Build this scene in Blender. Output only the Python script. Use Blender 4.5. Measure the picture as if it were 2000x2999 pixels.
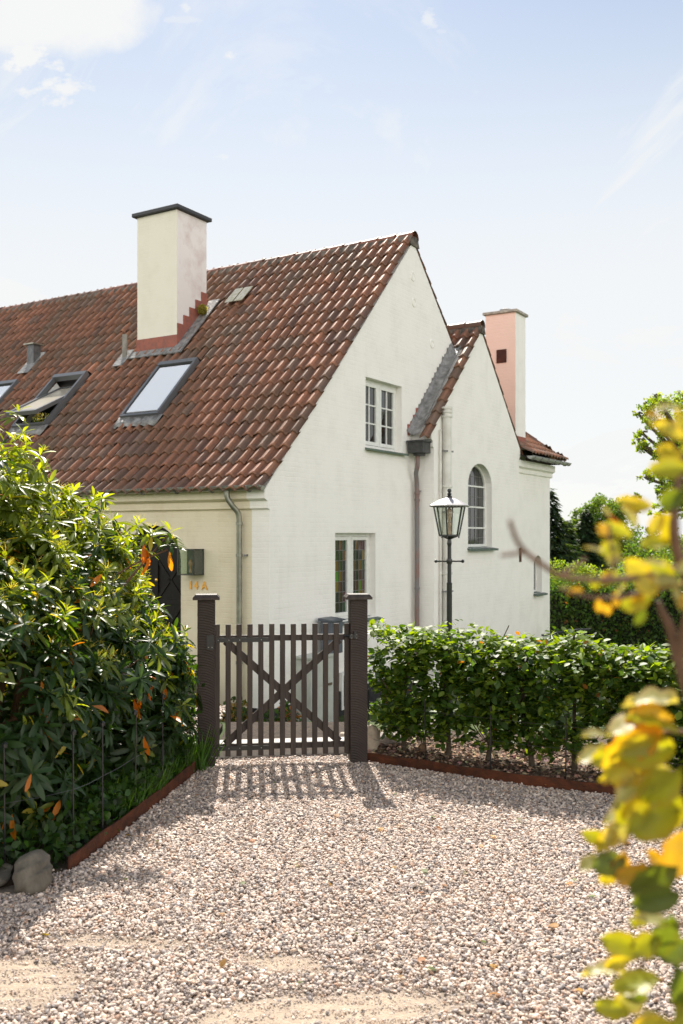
import bpy, math, random
import numpy as np
from mathutils import Vector, Matrix
from mathutils.geometry import tessellate_polygon
random.seed(7); rng = np.random.default_rng(7)
R = math.radians
scene = bpy.context.scene
for o in list(bpy.data.objects): bpy.data.objects.remove(o)
col = scene.collection

# ------------------------------------------------------------------ camera
cam_d = bpy.data.cameras.new('camera'); cam = bpy.data.objects.new('camera', cam_d); col.objects.link(cam)
cam.location = (0, 0, 1.65); cam.rotation_euler = (R(90), 0, 0)
cam_d.sensor_width = 36; cam_d.lens = 33.6; cam_d.shift_y = 0.0228
cam_d.clip_start = 0.05; cam_d.clip_end = 3000
cam_d.dof.use_dof = True; cam_d.dof.focus_distance = 7.5; cam_d.dof.aperture_fstop = 3.8
scene.camera = cam
# ------------------------------------------------------------------ world, sun, exposure
SUN_EL, SUN_AZ = 46.0, -5.5            # azimuth from +Y, negative = to the left
w = bpy.data.worlds.new('World'); scene.world = w; w.use_nodes = True
nt = w.node_tree; nt.nodes.clear()
def N(t, ty, **kw):
    n = t.nodes.new(ty)
    for k, v in kw.items(): setattr(n, k, v)
    return n
L = nt.links.new
out = N(nt, 'ShaderNodeOutputWorld'); bg = N(nt, 'ShaderNodeBackground'); bg.inputs[1].default_value = 0.085
sky = N(nt, 'ShaderNodeTexSky', sky_type='NISHITA', sun_disc=False)
sky.sun_elevation = R(SUN_EL); sky.sun_rotation = R(SUN_AZ); sky.dust_density = 0.25; sky.air_density = 1.0; sky.ozone_density = 0.6
tc = N(nt, 'ShaderNodeTexCoord'); sp = N(nt, 'ShaderNodeSeparateXYZ'); L(tc.outputs['Generated'], sp.inputs[0])
ad = N(nt, 'ShaderNodeMath', operation='ADD'); L(sp.outputs[2], ad.inputs[0]); ad.inputs[1].default_value = 0.12
mx = N(nt, 'ShaderNodeMath', operation='MAXIMUM'); L(ad.outputs[0], mx.inputs[0]); mx.inputs[1].default_value = 0.05
dx = N(nt, 'ShaderNodeMath', operation='DIVIDE'); L(sp.outputs[0], dx.inputs[0]); L(mx.outputs[0], dx.inputs[1])
dy = N(nt, 'ShaderNodeMath', operation='DIVIDE'); L(sp.outputs[1], dy.inputs[0]); L(mx.outputs[0], dy.inputs[1])
cb = N(nt, 'ShaderNodeCombineXYZ'); L(dx.outputs[0], cb.inputs[0]); L(dy.outputs[0], cb.inputs[1])
def noise_w(scale, loc, detail, sc=(1, 1, 1), rough=0.55, dist=0.0, rz=0):
    mp = N(nt, 'ShaderNodeMapping'); L(cb.outputs[0], mp.inputs[0]); mp.inputs['Location'].default_value = loc; mp.inputs['Scale'].default_value = sc
    mp.inputs['Rotation'].default_value = (0, 0, rz)
    n = N(nt, 'ShaderNodeTexNoise'); L(mp.outputs[0], n.inputs[0]); n.inputs['Scale'].default_value = scale
    n.inputs['Detail'].default_value = detail; n.inputs['Roughness'].default_value = rough; n.inputs['Distortion'].default_value = dist
    return n.outputs[0]
def ramp_w(src, a, b, va=0.0, vb=1.0):
    m = N(nt, 'ShaderNodeMapRange', interpolation_type='SMOOTHSTEP'); L(src, m.inputs[0])
    for i, v in enumerate((a, b, va, vb)): m.inputs[i + 1].default_value = v
    return m.outputs[0]
def mathw(op, a, b):
    m = N(nt, 'ShaderNodeMath', operation=op)
    for i, v in enumerate((a, b)):
        if isinstance(v, (int, float)): m.inputs[i].default_value = v
        else: L(v, m.inputs[i])
    return m.outputs[0]
veil = ramp_w(noise_w(1.0, (1.3, 0.4, 0), 8, (1, .5, 1), .6, 1.2, .5), 0.40, 0.60, 0.22, 1.0)
veil = mathw('MULTIPLY', veil, ramp_w(sp.outputs[2], 0.58, 0.85, 1.0, 0.35))
haze_low = ramp_w(sp.outputs[2], 0.22, 0.62, 0.92, 0.0)           # thin cirrus thickens towards the horizon
# separate clouds, fixed in the sky by their direction (x/y, z/y)
yf = mathw('MAXIMUM', sp.outputs[1], 0.02); qx = mathw('DIVIDE', sp.outputs[0], yf); qz = mathw('DIVIDE', sp.outputs[2], yf)
qv = N(nt, 'ShaderNodeCombineXYZ'); L(qx, qv.inputs[0]); L(qz, qv.inputs[1])
def qn(scale, detail, rough, sc=(1, 1, 1)):
    mp = N(nt, 'ShaderNodeMapping'); L(qv.outputs[0], mp.inputs[0]); mp.inputs['Scale'].default_value = sc
    n = N(nt, 'ShaderNodeTexNoise'); L(mp.outputs[0], n.inputs[0]); n.inputs['Scale'].default_value = scale; n.inputs['Detail'].default_value = detail; n.inputs['Roughness'].default_value = rough; return n.outputs[0]
qn1 = mathw('MULTIPLY', mathw('SUBTRACT', qn(26, 10, .62, (1, 1.6, 1)), .5), 3.4)
def cloud(cx, cz, rx, rz, gain=1.0, soft=.9, nz=qn1):
    a = mathw('DIVIDE', mathw('SUBTRACT', qx, cx), rx); b = mathw('DIVIDE', mathw('SUBTRACT', qz, cz), rz)
    d = mathw('SQRT', mathw('ADD', mathw('MULTIPLY', a, a), mathw('MULTIPLY', b, b)), 0)
    return mathw('MULTIPLY', ramp_w(mathw('ADD', mathw('SUBTRACT', 1.0, d), nz), 0.0, soft), gain)
msk = None
for c in ((-.300, .467, .055, .022, .95), (-.330, .500, .060, .028, 1), (-.119, .502, .016, .009, .9), (-.131, .396, .019, .0065, .8), (-.109, .478, .008, .005, .5), (.090, .540, .018, .020, .75), (.105, .527, .016, .005, .5),
          (-.205, .525, .028, .0055, .55), (-.165, .539, .030, .006, .6), (-.163, .556, .012, .010, .8), (-.141, .520, .008, .010, .6), (.045, .497, .008, .004, .4), (-.357, .455, .010, .010, .6)):
    m_ = cloud(*c); msk = m_ if msk is None else mathw('MAXIMUM', msk, m_)
big_n = mathw('MULTIPLY', mathw('SUBTRACT', qn(7, 9, .6), .5), 1.1)
cl = cloud(-.350, .565, .190, .088, 1.0, .45, big_n)
soft_n = mathw('MULTIPLY', mathw('SUBTRACT', qn(4, 6, .55), .5), 1.6)
cl2 = cloud(-.38, .385, .09, .035, .8, 1.2, soft_n); cl3 = cloud(.22, .47, .20, .03, .55, 1.4, soft_n)
mask = mathw('MAXIMUM', mathw('MAXIMUM', veil, haze_low), mathw('MAXIMUM', mathw('MAXIMUM', msk, cl), mathw('MAXIMUM', cl2, cl3)))
mask = mathw('MINIMUM', mask, 1.0)
# unseen clouds behind the camera, brightened as added fill for the shaded walls
back = mathw('MULTIPLY', ramp_w(sp.outputs[1], 0.50, -0.3, 0.0, 1.0), ramp_w(sp.outputs[2], 0.42, 0.85, 1.0, 0.0))
cc_ = N(nt, 'ShaderNodeMix', data_type='RGBA'); L(back, cc_.inputs[0]); cc_.inputs[6].default_value = (5.75, 5.8, 5.8, 1); cc_.inputs[7].default_value = (16.5, 15.8, 14.9, 1)
mixs = N(nt, 'ShaderNodeMix', data_type='RGBA'); L(mask, mixs.inputs[0]); L(cc_.outputs[2], mixs.inputs[7])
dim = N(nt, 'ShaderNodeMix', data_type='RGBA', blend_type='MULTIPLY'); dim.inputs[0].default_value = 1; L(sky.outputs[0], dim.inputs[6]); dim.inputs[7].default_value = (.92, .89, .83, 1); L(dim.outputs[2], mixs.inputs[6])
L(mixs.outputs[2], bg.inputs[0]); L(bg.outputs[0], out.inputs[0])
sd = bpy.data.lights.new('sun', 'SUN'); so = bpy.data.objects.new('sun', sd); col.objects.link(so)
sd.energy = 5.0; sd.angle = R(0.55); sd.color = (1.0, 0.93, 0.83)
S = Vector((math.sin(R(SUN_AZ)) * math.cos(R(SUN_EL)), math.cos(R(SUN_AZ)) * math.cos(R(SUN_EL)), math.sin(R(SUN_EL))))
so.rotation_euler = S.to_track_quat('Z', 'Y').to_euler()
scene.view_settings.view_transform = 'Standard'; scene.view_settings.look = 'None'
scene.view_settings.exposure = 0.92; scene.view_settings.gamma = 1
scene.cycles.max_bounces = 8; scene.cycles.transparent_max_bounces = 12

# ------------------------------------------------------------------ helpers
def tag(o, label=None, cat=None, group=None, kind=None):
    if label: o['label'] = label
    if cat: o['category'] = cat
    if group: o['group'] = group
    if kind: o['kind'] = kind
    return o
def empty(name, loc=(0, 0, 0), rz=0, parent=None):
    o = bpy.data.objects.new(name, None); col.objects.link(o); o.location = loc; o.rotation_euler = (0, 0, rz); o.parent = parent
    o.empty_display_size = .2
    return o
def mesh_obj(name, V, F, mat, parent=None, smooth=False, cols=None, loc=None):
    me = bpy.data.meshes.new(name)
    V = np.asarray(V, dtype=np.float32).reshape(-1, 3)
    if isinstance(F, np.ndarray):
        k = F.shape[1]; nf = F.shape[0]
        me.vertices.add(len(V)); me.vertices.foreach_set('co', V.ravel())
        me.loops.add(nf * k); me.loops.foreach_set('vertex_index', F.ravel().astype(np.int32))
        me.polygons.add(nf); me.polygons.foreach_set('loop_start', np.arange(0, nf * k, k, dtype=np.int32))
        me.update(calc_edges=True)
    else:
        me.from_pydata(V.tolist(), [], F)
    if cols is not None:
        cols = np.asarray(cols, dtype=np.float32)
        a = me.color_attributes.new('col', 'FLOAT_COLOR', 'POINT')
        c4 = np.ones((len(V), 4), dtype=np.float32); c4[:, :3] = cols
        a.data.foreach_set('color', c4.ravel())
    if smooth: me.polygons.foreach_set('use_smooth', np.ones(len(me.polygons), dtype=bool))
    me.materials.append(mat); me.validate(); me.update()
    o = bpy.data.objects.new(name, me); col.objects.link(o); o.parent = parent
    if loc: o.location = loc
    return o
class MB:
    def __init__(s): s.V = []; s.F = []
    def add(s, v, f):
        b = len(s.V); s.V += [tuple(p) for p in v]; s.F += [tuple(i + b for i in q) for q in f]; return s
    def box(s, c, d, rot=None, bev=0.0):
        hx, hy, hz = d[0] / 2, d[1] / 2, d[2] / 2
        if bev <= 0:
            v = [(x, y, z) for x in (-hx, hx) for y in (-hy, hy) for z in (-hz, hz)]
            f = [(0, 1, 3, 2), (4, 6, 7, 5), (0, 4, 5, 1), (2, 3, 7, 6), (0, 2, 6, 4), (1, 5, 7, 3)]
        else:
            b = min(bev, hx * .9, hy * .9, hz * .9); v = []; 
            for sx in (-1, 1):
                for sy in (-1, 1):
                    for sz in (-1, 1):
                        v += [(sx * hx, sy * (hy - b), sz * (hz - b)), (sx * (hx - b), sy * hy, sz * (hz - b)), (sx * (hx - b), sy * (hy - b), sz * hz)]
            I = lambda x, y, z, k: ((x * 4 + y * 2 + z) * 3 + k)
            f = []
            for a in (0, 1):
                f.append([I(a, 0, 0, 0), I(a, 1, 0, 0), I(a, 1, 1, 0), I(a, 0, 1, 0)][::(1 if a else -1)])
                f.append([I(0, a, 0, 1), I(1, a, 0, 1), I(1, a, 1, 1), I(0, a, 1, 1)][::(-1 if a else 1)])
                f.append([I(0, 0, a, 2), I(1, 0, a, 2), I(1, 1, a, 2), I(0, 1, a, 2)][::(1 if a else -1)])
            for a in (0, 1):
                for b2 in (0, 1):
                    f.append([I(a, b2, 0, 0), I(a, b2, 1, 0), I(a, b2, 1, 1), I(a, b2, 0, 1)][::(1 if a == b2 else -1)])
                    f.append([I(a, 0, b2, 0), I(a, 1, b2, 0), I(a, 1, b2, 2), I(a, 0, b2, 2)][::(-1 if a != b2 else 1)])
                    f.append([I(0, a, b2, 1), I(1, a, b2, 1), I(1, a, b2, 2), I(0, a, b2, 2)][::(1 if a != b2 else -1)])
                    for c2 in (0, 1):
                        t = [I(a, b2, c2, 0), I(a, b2, c2, 1), I(a, b2, c2, 2)]
                        f.append(t[::(1 if (a + b2 + c2) % 2 else -1)])
        M = (rot if rot is not None else Matrix.Identity(3))
        return s.add([(M @ Vector(p)) + Vector(c) for p in v], f)
    def bar(s, p, q, wx, wz, up=(0, 0, 1)):
        p = Vector(p); q = Vector(q); d = (q - p); L_ = d.length; d.normalize(); x = d.cross(Vector(up)).normalized(); z = x.cross(d)
        M = Matrix((x, d, z)).transposed()
        return s.box((p + q) / 2, (wx, L_, wz), M)
    def tube(s, path, r, seg=8, caps=True):
        P = [Vector(p) for p in path]; n = len(P); rr = r if isinstance(r, (list, tuple)) else [r] * n
        V = []; ref = Vector((0.13, 0.31, 1)).normalized()
        for i in range(n):
            d = (P[min(i + 1, n - 1)] - P[max(i - 1, 0)]).normalized()
            a = d.cross(ref)
            if a.length < .15: a = d.cross(Vector((1, 0, 0)))
            a.normalize(); b = d.cross(a)
            for k in range(seg):
                t = 2 * math.pi * k / seg; V.append(P[i] + (a * math.cos(t) + b * math.sin(t)) * rr[i])
        F = [(i * seg + k, i * seg + (k + 1) % seg, (i + 1) * seg + (k + 1) % seg, (i + 1) * seg + k) for i in range(n - 1) for k in range(seg)]
        if caps: F += [tuple(range(seg))[::-1], tuple((n - 1) * seg + k for k in range(seg))]
        return s.add(V, F)
    def lathe(s, prof, c=(0, 0, 0), seg=16, ph=0):
        V = []; 
        for r, z in prof:
            for k in range(seg):
                t = 2 * math.pi * k / seg + ph; V.append((c[0] + r * math.cos(t), c[1] + r * math.sin(t), c[2] + z))
        n = len(prof)
        F = [(i * seg + k, i * seg + (k + 1) % seg, (i + 1) * seg + (k + 1) % seg, (i + 1) * seg + k) for i in range(n - 1) for k in range(seg)]
        F += [tuple(range(seg))[::-1], tuple((n - 1) * seg + k for k in range(seg))]
        return s.add(V, F)
    def panel(s, outline, holes, fr, th):
        """2-D polygon with holes, extruded; fr(u, v, w) maps to 3-D"""
        loops = [outline] + holes
        tri = tessellate_polygon([[Vector((p[0], p[1], 0)) for p in l] for l in loops])
        flat = [p for l in loops for p in l]; n = len(flat)
        V = [fr(p[0], p[1], 0) for p in flat] + [fr(p[0], p[1], th) for p in flat]
        F = [tuple(t) for t in tri] + [tuple(i + n for i in t)[::-1] for t in tri]
        b = 0
        for l in loops:
            m = len(l)
            for i in range(m): F.append((b + i, b + (i + 1) % m, b + (i + 1) % m + n, b + i + n))
            b += m
        return s.add(V, F)
    def prism(s, prof, fr, a, b):
        n = len(prof); V = [fr(p[0], p[1], a) for p in prof] + [fr(p[0], p[1], b) for p in prof]
        F = [tuple(range(n)), tuple(range(n, 2 * n))[::-1]] + [(i, (i + 1) % n, (i + 1) % n + n, i + n) for i in range(n)]
        return s.add(V, F)
    def build(s, name, mat, parent=None, smooth=False):
        import bmesh
        o = mesh_obj(name, s.V, s.F, mat, parent)
        bm = bmesh.new(); bm.from_mesh(o.data); bmesh.ops.recalc_face_normals(bm, faces=bm.faces); bm.to_mesh(o.data); bm.free()
        if smooth:
            o.data.polygons.foreach_set('use_smooth', np.ones(len(o.data.polygons), dtype=bool))
            try: o.data.set_sharp_from_angle(angle=R(40))
            except Exception: pass
        return o

# ------------------------------------------------------------------ materials
def nn(m, ty, **kw): return N(m.node_tree, ty, **kw)
def mat_new(name):
    m = bpy.data.materials.new(name); m.use_nodes = True
    return m, m.node_tree.nodes['Principled BSDF'], m.node_tree.links.new
def setin(b, rough=None, metal=None, spec=None, color=None):
    if rough is not None: b.inputs['Roughness'].default_value = rough
    if metal is not None: b.inputs['Metallic'].default_value = metal
    if spec is not None: b.inputs['Specular IOR Level'].default_value = spec
    if color is not None: b.inputs['Base Color'].default_value = (*color, 1)
def mat_noise(name, c1, c2, scale=5, rough=.8, bump=.2, bscale=None, metal=0, spec=.3, detail=6, lo=.35, hi=.65, coords='Object', sc=(1, 1, 1), bdist=.01):
    m, b, l = mat_new(name); setin(b, rough, metal, spec)
    t = nn(m, 'ShaderNodeTexCoord'); mp = nn(m, 'ShaderNodeMapping'); l(t.outputs[coords], mp.inputs[0]); mp.inputs['Scale'].default_value = sc
    n = nn(m, 'ShaderNodeTexNoise'); l(mp.outputs[0], n.inputs[0]); n.inputs['Scale'].default_value = scale; n.inputs['Detail'].default_value = detail; n.inputs['Roughness'].default_value = .62
    r = nn(m, 'ShaderNodeMapRange'); l(n.outputs[0], r.inputs[0]); r.inputs[1].default_value = lo; r.inputs[2].default_value = hi
    x = nn(m, 'ShaderNodeMix', data_type='RGBA'); l(r.outputs[0], x.inputs[0]); x.inputs[6].default_value = (*c1, 1); x.inputs[7].default_value = (*c2, 1)
    l(x.outputs[2], b.inputs['Base Color'])
    if bump:
        n2 = nn(m, 'ShaderNodeTexNoise'); l(mp.outputs[0], n2.inputs[0]); n2.inputs['Scale'].default_value = bscale or scale * 4; n2.inputs['Detail'].default_value = 6
        bp = nn(m, 'ShaderNodeBump'); bp.inputs['Strength'].default_value = bump; bp.inputs['Distance'].default_value = bdist; l(n2.outputs[0], bp.inputs['Height']); l(bp.outputs[0], b.inputs['Normal'])
    return m
def mat_leaf(name, rough=.35, trans=.4, tcol=(1.5, 1.4, .25), spec=.5, coat=0.0):
    m, b, l = mat_new(name); setin(b, rough, 0, spec)
    a = nn(m, 'ShaderNodeVertexColor', layer_name='col'); l(a.outputs[0], b.inputs['Base Color'])
    if coat: b.inputs['Coat Weight'].default_value = coat; b.inputs['Coat Roughness'].default_value = .25
    tr = nn(m, 'ShaderNodeBsdfTranslucent'); mu = nn(m, 'ShaderNodeMix', data_type='RGBA', blend_type='MULTIPLY'); mu.inputs[0].default_value = 1
    l(a.outputs[0], mu.inputs[6]); mu.inputs[7].default_value = (*tcol, 1); l(mu.outputs[2], tr.inputs[0])
    mx_ = nn(m, 'ShaderNodeMixShader'); mx_.inputs[0].default_value = trans
    l(b.outputs[0], mx_.inputs[1]); l(tr.outputs[0], mx_.inputs[2]); l(mx_.outputs[0], m.node_tree.nodes['Material Output'].inputs[0])
    return m
def mat_plain(name, c, rough=.5, metal=0, spec=.5, bump=0, bscale=60):
    m, b, l = mat_new(name); setin(b, rough, metal, spec, c)
    if bump:
        t = nn(m, 'ShaderNodeTexCoord'); n2 = nn(m, 'ShaderNodeTexNoise'); l(t.outputs['Object'], n2.inputs[0]); n2.inputs['Scale'].default_value = bscale
        bp = nn(m, 'ShaderNodeBump'); bp.inputs['Strength'].default_value = bump; bp.inputs['Distance'].default_value = .005; l(n2.outputs[0], bp.inputs['Height']); l(bp.outputs[0], b.inputs['Normal'])
    return m
def mat_wall(name, base, dirt, axis, dirt_amt=.35, bscale=1.0):
    """lime-washed brick: courses as bump, washes of dirt as noise; axis 'x' = wall in the xz plane, 'y' = in the yz plane"""
    m, b, l = mat_new(name); setin(b, .85, 0, .2)
    t = nn(m, 'ShaderNodeTexCoord'); s = nn(m, 'ShaderNodeSeparateXYZ'); l(t.outputs['Object'], s.inputs[0])
    c = nn(m, 'ShaderNodeCombineXYZ'); l(s.outputs[0 if axis == 'x' else 1], c.inputs[0]); l(s.outputs[2], c.inputs[1])
    # wobble the courses a little
    nz = nn(m, 'ShaderNodeTexNoise'); l(t.outputs['Object'], nz.inputs[0]); nz.inputs['Scale'].default_value = 3; nz.inputs['Detail'].default_value = 3
    vm = nn(m, 'ShaderNodeVectorMath', operation='SCALE'); l(nz.outputs['Color'], vm.inputs[0]); vm.inputs['Scale'].default_value = .035
    va = nn(m, 'ShaderNodeVectorMath', operation='ADD'); l(c.outputs[0], va.inputs[0]); l(vm.outputs[0], va.inputs[1])
    br = nn(m, 'ShaderNodeTexBrick'); l(va.outputs[0], br.inputs[0]); br.inputs['Scale'].default_value = 1
    br.inputs['Brick Width'].default_value = .24; br.inputs['Row Height'].default_value = .0745; br.inputs['Mortar Size'].default_value = .011; br.inputs['Mortar Smooth'].default_value = .9
    br.inputs['Color1'].default_value = (1, 1, 1, 1); br.inputs['Color2'].default_value = (.72, .72, .72, 1); br.inputs['Mortar'].default_value = (.12, .12, .12, 1)
    n1 = nn(m, 'ShaderNodeTexNoise'); l(t.outputs['Object'], n1.inputs[0]); n1.inputs['Scale'].default_value = 2.2; n1.inputs['Detail'].default_value = 8; n1.inputs['Roughness'].default_value = .65
    rr = nn(m, 'ShaderNodeMapRange'); l(n1.outputs[0], rr.inputs[0]); rr.inputs[1].default_value = .46; rr.inputs[2].default_value = .70; rr.inputs[4].default_value = dirt_amt
    # vertical rain streaks
    mp = nn(m, 'ShaderNodeMapping'); l(t.outputs['Object'], mp.inputs[0]); mp.inputs['Scale'].default_value = (5, 5, .35)
    n3 = nn(m, 'ShaderNodeTexNoise'); l(mp.outputs[0], n3.inputs[0]); n3.inputs['Scale'].default_value = 1.4; n3.inputs['Detail'].default_value = 5
    r3 = nn(m, 'ShaderNodeMapRange'); l(n3.outputs[0], r3.inputs[0]); r3.inputs[1].default_value = .56; r3.inputs[2].default_value = .8; r3.inputs[4].default_value = dirt_amt * .6
    ax = nn(m, 'ShaderNodeMath', operation='ADD'); l(rr.outputs[0], ax.inputs[0]); l(r3.outputs[0], ax.inputs[1])
    zf_ = nn(m, 'ShaderNodeMapRange'); l(s.outputs[2], zf_.inputs[0]); zf_.inputs[1].default_value = .6; zf_.inputs[2].default_value = -1.0; zf_.inputs[4].default_value = .45
    zn = nn(m, 'ShaderNodeMath', operation='MULTIPLY'); l(zf_.outputs[0], zn.inputs[0]); l(n1.outputs[0], zn.inputs[1]); ay = nn(m, 'ShaderNodeMath', operation='ADD'); l(ax.outputs[0], ay.inputs[0]); l(zn.outputs[0], ay.inputs[1]); ax = ay
    x = nn(m, 'ShaderNodeMix', data_type='RGBA'); l(ax.outputs[0], x.inputs[0]); x.inputs[6].default_value = (*base, 1); x.inputs[7].default_value = (*dirt, 1)
    l(x.outputs[2], b.inputs['Base Color'])
    n2 = nn(m, 'ShaderNodeTexNoise'); l(t.outputs['Object'], n2.inputs[0]); n2.inputs['Scale'].default_value = 22; n2.inputs['Detail'].default_value = 8
    # courses show in patches, smoothed over elsewhere by the lime wash
    pm = nn(m, 'ShaderNodeMapRange'); l(n1.outputs[0], pm.inputs[0]); pm.inputs[1].default_value = .38; pm.inputs[2].default_value = .62; pm.inputs[3].default_value = .12; pm.inputs[4].default_value = 1.0
    mb = nn(m, 'ShaderNodeMath', operation='MULTIPLY'); l(br.outputs[0], mb.inputs[0]); l(pm.outputs[0], mb.inputs[1])
    ma = nn(m, 'ShaderNodeMath', operation='MULTIPLY_ADD'); l(n2.outputs[0], ma.inputs[0]); ma.inputs[1].default_value = .9; l(mb.outputs[0], ma.inputs[2])
    bp = nn(m, 'ShaderNodeBump'); bp.inputs['Strength'].default_value = .5 * bscale; bp.inputs['Distance'].default_value = .012; l(ma.outputs[0], bp.inputs['Height']); l(bp.outputs[0], b.inputs['Normal'])
    return m
M = {}
M['gable'] = mat_wall('limewash_gable', (.89, .865, .825), (.64, .62, .57), 'x', .22, .6)
M['front'] = mat_wall('limewash_front_shaded', (.77, .69, .53), (.60, .50, .34), 'y', .35, .6)  # darker cream than the gable: shade from the trees put into the colour
M['chim_front'] = mat_wall('limewash_chimney', (.76, .73, .63), (.62, .58, .46), 'y', .3, .35)
M['plinth'] = mat_noise('tarred_plinth', (.012, .012, .014), (.03, .03, .032), 6, .7, .4)
M['white'] = mat_noise('white_paint', (.80, .80, .77), (.70, .70, .67), 9, .4, .1, 40, spec=.4)
M['glass_dark'] = mat_plain('window_glass', (.012, .014, .013), .04, 0, .9, .06, 3)
M['slate'] = mat_noise('green_slate', (.16, .21, .18), (.08, .10, .09), 14, .6, .3)
M['zinc'] = mat_noise('weathered_zinc', (.36, .36, .30), (.22, .22, .19), 7, .42, .12, 30, metal=.75, spec=.5)
M['lead'] = mat_noise('lead_sheet', (.34, .335, .33), (.15, .148, .145), 9, .6, .8, 22, metal=.25, bdist=.03)
M['blackmetal'] = mat_noise('black_cast_metal', (.012, .014, .014), (.02, .022, .022), 20, .32, .1, 60, spec=.55)
M['gate'] = mat_noise('brown_black_wood', (.030, .021, .017), (.055, .040, .033), 6, .55, .5, 26, spec=.4, sc=(4, 4, .35))
M['rust'] = mat_noise('corten_rust', (.12, .036, .014), (.045, .018, .010), 9, .85, .5, 50, sc=(1, 1, 1.6))
M['stone'] = mat_noise('granite_boulder', (.17, .15, .12), (.08, .07, .055), 11, .85, .6, 60, sc=(1, 1, .5))
M['soil'] = mat_noise('garden_soil', (.035, .025, .018), (.065, .046, .032), 9, .95, .8, 40, bdist=.03)
M['lawn'] = mat_noise('lawn', (.035, .062, .014), (.075, .10, .028), 3, .95, .7, 60, bdist=.03)
M['bark'] = mat_noise('bark', (.13, .10, .07), (.06, .046, .034), 16, .9, .6, 60, sc=(1, 1, .3))
M['rhodo_leaf'] = mat_leaf('rhododendron_leaf', .40, .44, (2.8, 2.5, .30), .45)
M['beech_leaf'] = mat_leaf('beech_leaf', .52, .40, (3.0, 2.8, .25), .4)
M['near_leaf'] = mat_leaf('near_beech_leaf', .38, .5, (1.5, 1.25, .22), .6)
M['tree_leaf'] = mat_leaf('tree_leaf', .55, .45, (2.6, 2.5, .5), .3)

# ------------------------------------------------------------------ geometry helpers for leaves
def rot_frames(axis, up):
    """columns: x = side, y = axis (along the leaf), z = normal"""
    y = axis / np.linalg.norm(axis, axis=1, keepdims=True)
    x = np.cross(y, up); x /= (np.linalg.norm(x, axis=1, keepdims=True) + 1e-9)
    z = np.cross(x, y)
    return np.stack([x, y, z], axis=2)
def scatter(name, tv, tf, pos, Rm, sc, cols, mat, parent, smooth=True, vmul=None, jit=0):
    tv = np.asarray(tv, float); tf = np.asarray(tf, int); n = len(pos); k = len(tv)
    sc = np.asarray(sc, float)
    if sc.ndim == 1: sc = np.repeat(sc[:, None], 3, 1)
    V = np.einsum('nij,nkj->nki', Rm, tv[None] * sc[:, None, :]) + pos[:, None, :]
    if jit: V = V + rng.normal(size=V.shape) * jit * sc[:, None, :]
    F = (tf[None] + (np.arange(n) * k)[:, None, None]).reshape(-1, tf.shape[1])
    C = np.repeat(np.asarray(cols), k, axis=0)
    if vmul is not None: C = np.clip(C * np.tile(np.asarray(vmul), (n, 1)), 0, 1)
    return mesh_obj(name, V.reshape(-1, 3), F, mat, parent, smooth, C)
def leaf_tpl(width, fold, droop, stations, widths):
    V = []; F = []
    for i, (t, wd) in enumerate(zip(stations, widths)):
        z = -droop * t * t
        V += [(-width * wd, t, z + fold * wd), (0, t, z), (width * wd, t, z + fold * wd)]
    for i in range(len(stations) - 1):
        a = i * 3; F += [(a, a + 1, a + 4, a + 3), (a + 1, a + 2, a + 5, a + 4)]
    return V, F
RH = leaf_tpl(.128, .045, .24, (0, .12, .4, .7, .92, 1), (.03, .35, .9, 1, .5, .02))
BE = leaf_tpl(.33, .05, .12, (0, .2, .5, .8, 1), (.05, .75, 1, .6, .02))
DI = ([(-.3, .45, .04), (0, 0, 0), (.3, .45, .04), (0, 1, -.06)], [(1, 2, 3, 0)])
def unit(n):
    v = rng.normal(size=(n, 3)); return v / np.linalg.norm(v, axis=1, keepdims=True)
def vcol(n, base, var, alt=None, palt=0.0):
    c = np.array(base)[None] * (1 + var * rng.normal(size=(n, 1))); c *= (1 + .10 * rng.normal(size=(n, 3)))
    if alt is not None:
        k = rng.random(n) < palt; c[k] = np.array(alt) * (1 + .2 * rng.normal(size=(k.sum(), 1)))
    return np.clip(c, .003, 1)

# ================================================================== TERRAIN
def terr(x, y):
    """garden falls away behind the gate bed"""
    y = np.asarray(y, float); x = np.asarray(x, float)
    t = np.clip((y - 8.3) / 4.2, 0, 1); t = t * t * (3 - 2 * t)
    z = -1.22 * t
    t2 = np.clip((y - 16) / 80, 0, 1); z = z - 2.6 * t2
    return z
def grid_obj(name, xs, ys, zf, mat, colf=None):
    X, Y = np.meshgrid(xs, ys); Z = zf(X, Y); V = np.stack([X, Y, Z], -1).reshape(-1, 3)
    nx = len(xs); ny = len(ys)
    i, j = np.meshgrid(np.arange(nx - 1), np.arange(ny - 1)); a = (j * nx + i).ravel()
    F = np.stack([a, a + 1, a + nx + 1, a + nx], 1)
    return mesh_obj(name, V, F, mat, None, True, colf(V) if colf else None)
xs = np.concatenate([np.array([-900, -300, -100, -50, -30]), np.arange(-20, 40, .6), np.array([45, 60, 100, 300, 900])])
ys = np.concatenate([np.array([-400, -100, -30]), np.arange(-12, 7, 1.0), np.arange(7, 14, .25), np.arange(14, 60, 2.0), np.array([70, 90, 130, 200, 400, 1200])])
g = grid_obj('ground', xs, ys, lambda X, Y: terr(X, Y) - .02, M['lawn']); tag(g, 'green lawn and garden ground falling away behind the gate', 'ground', kind='structure')

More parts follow.
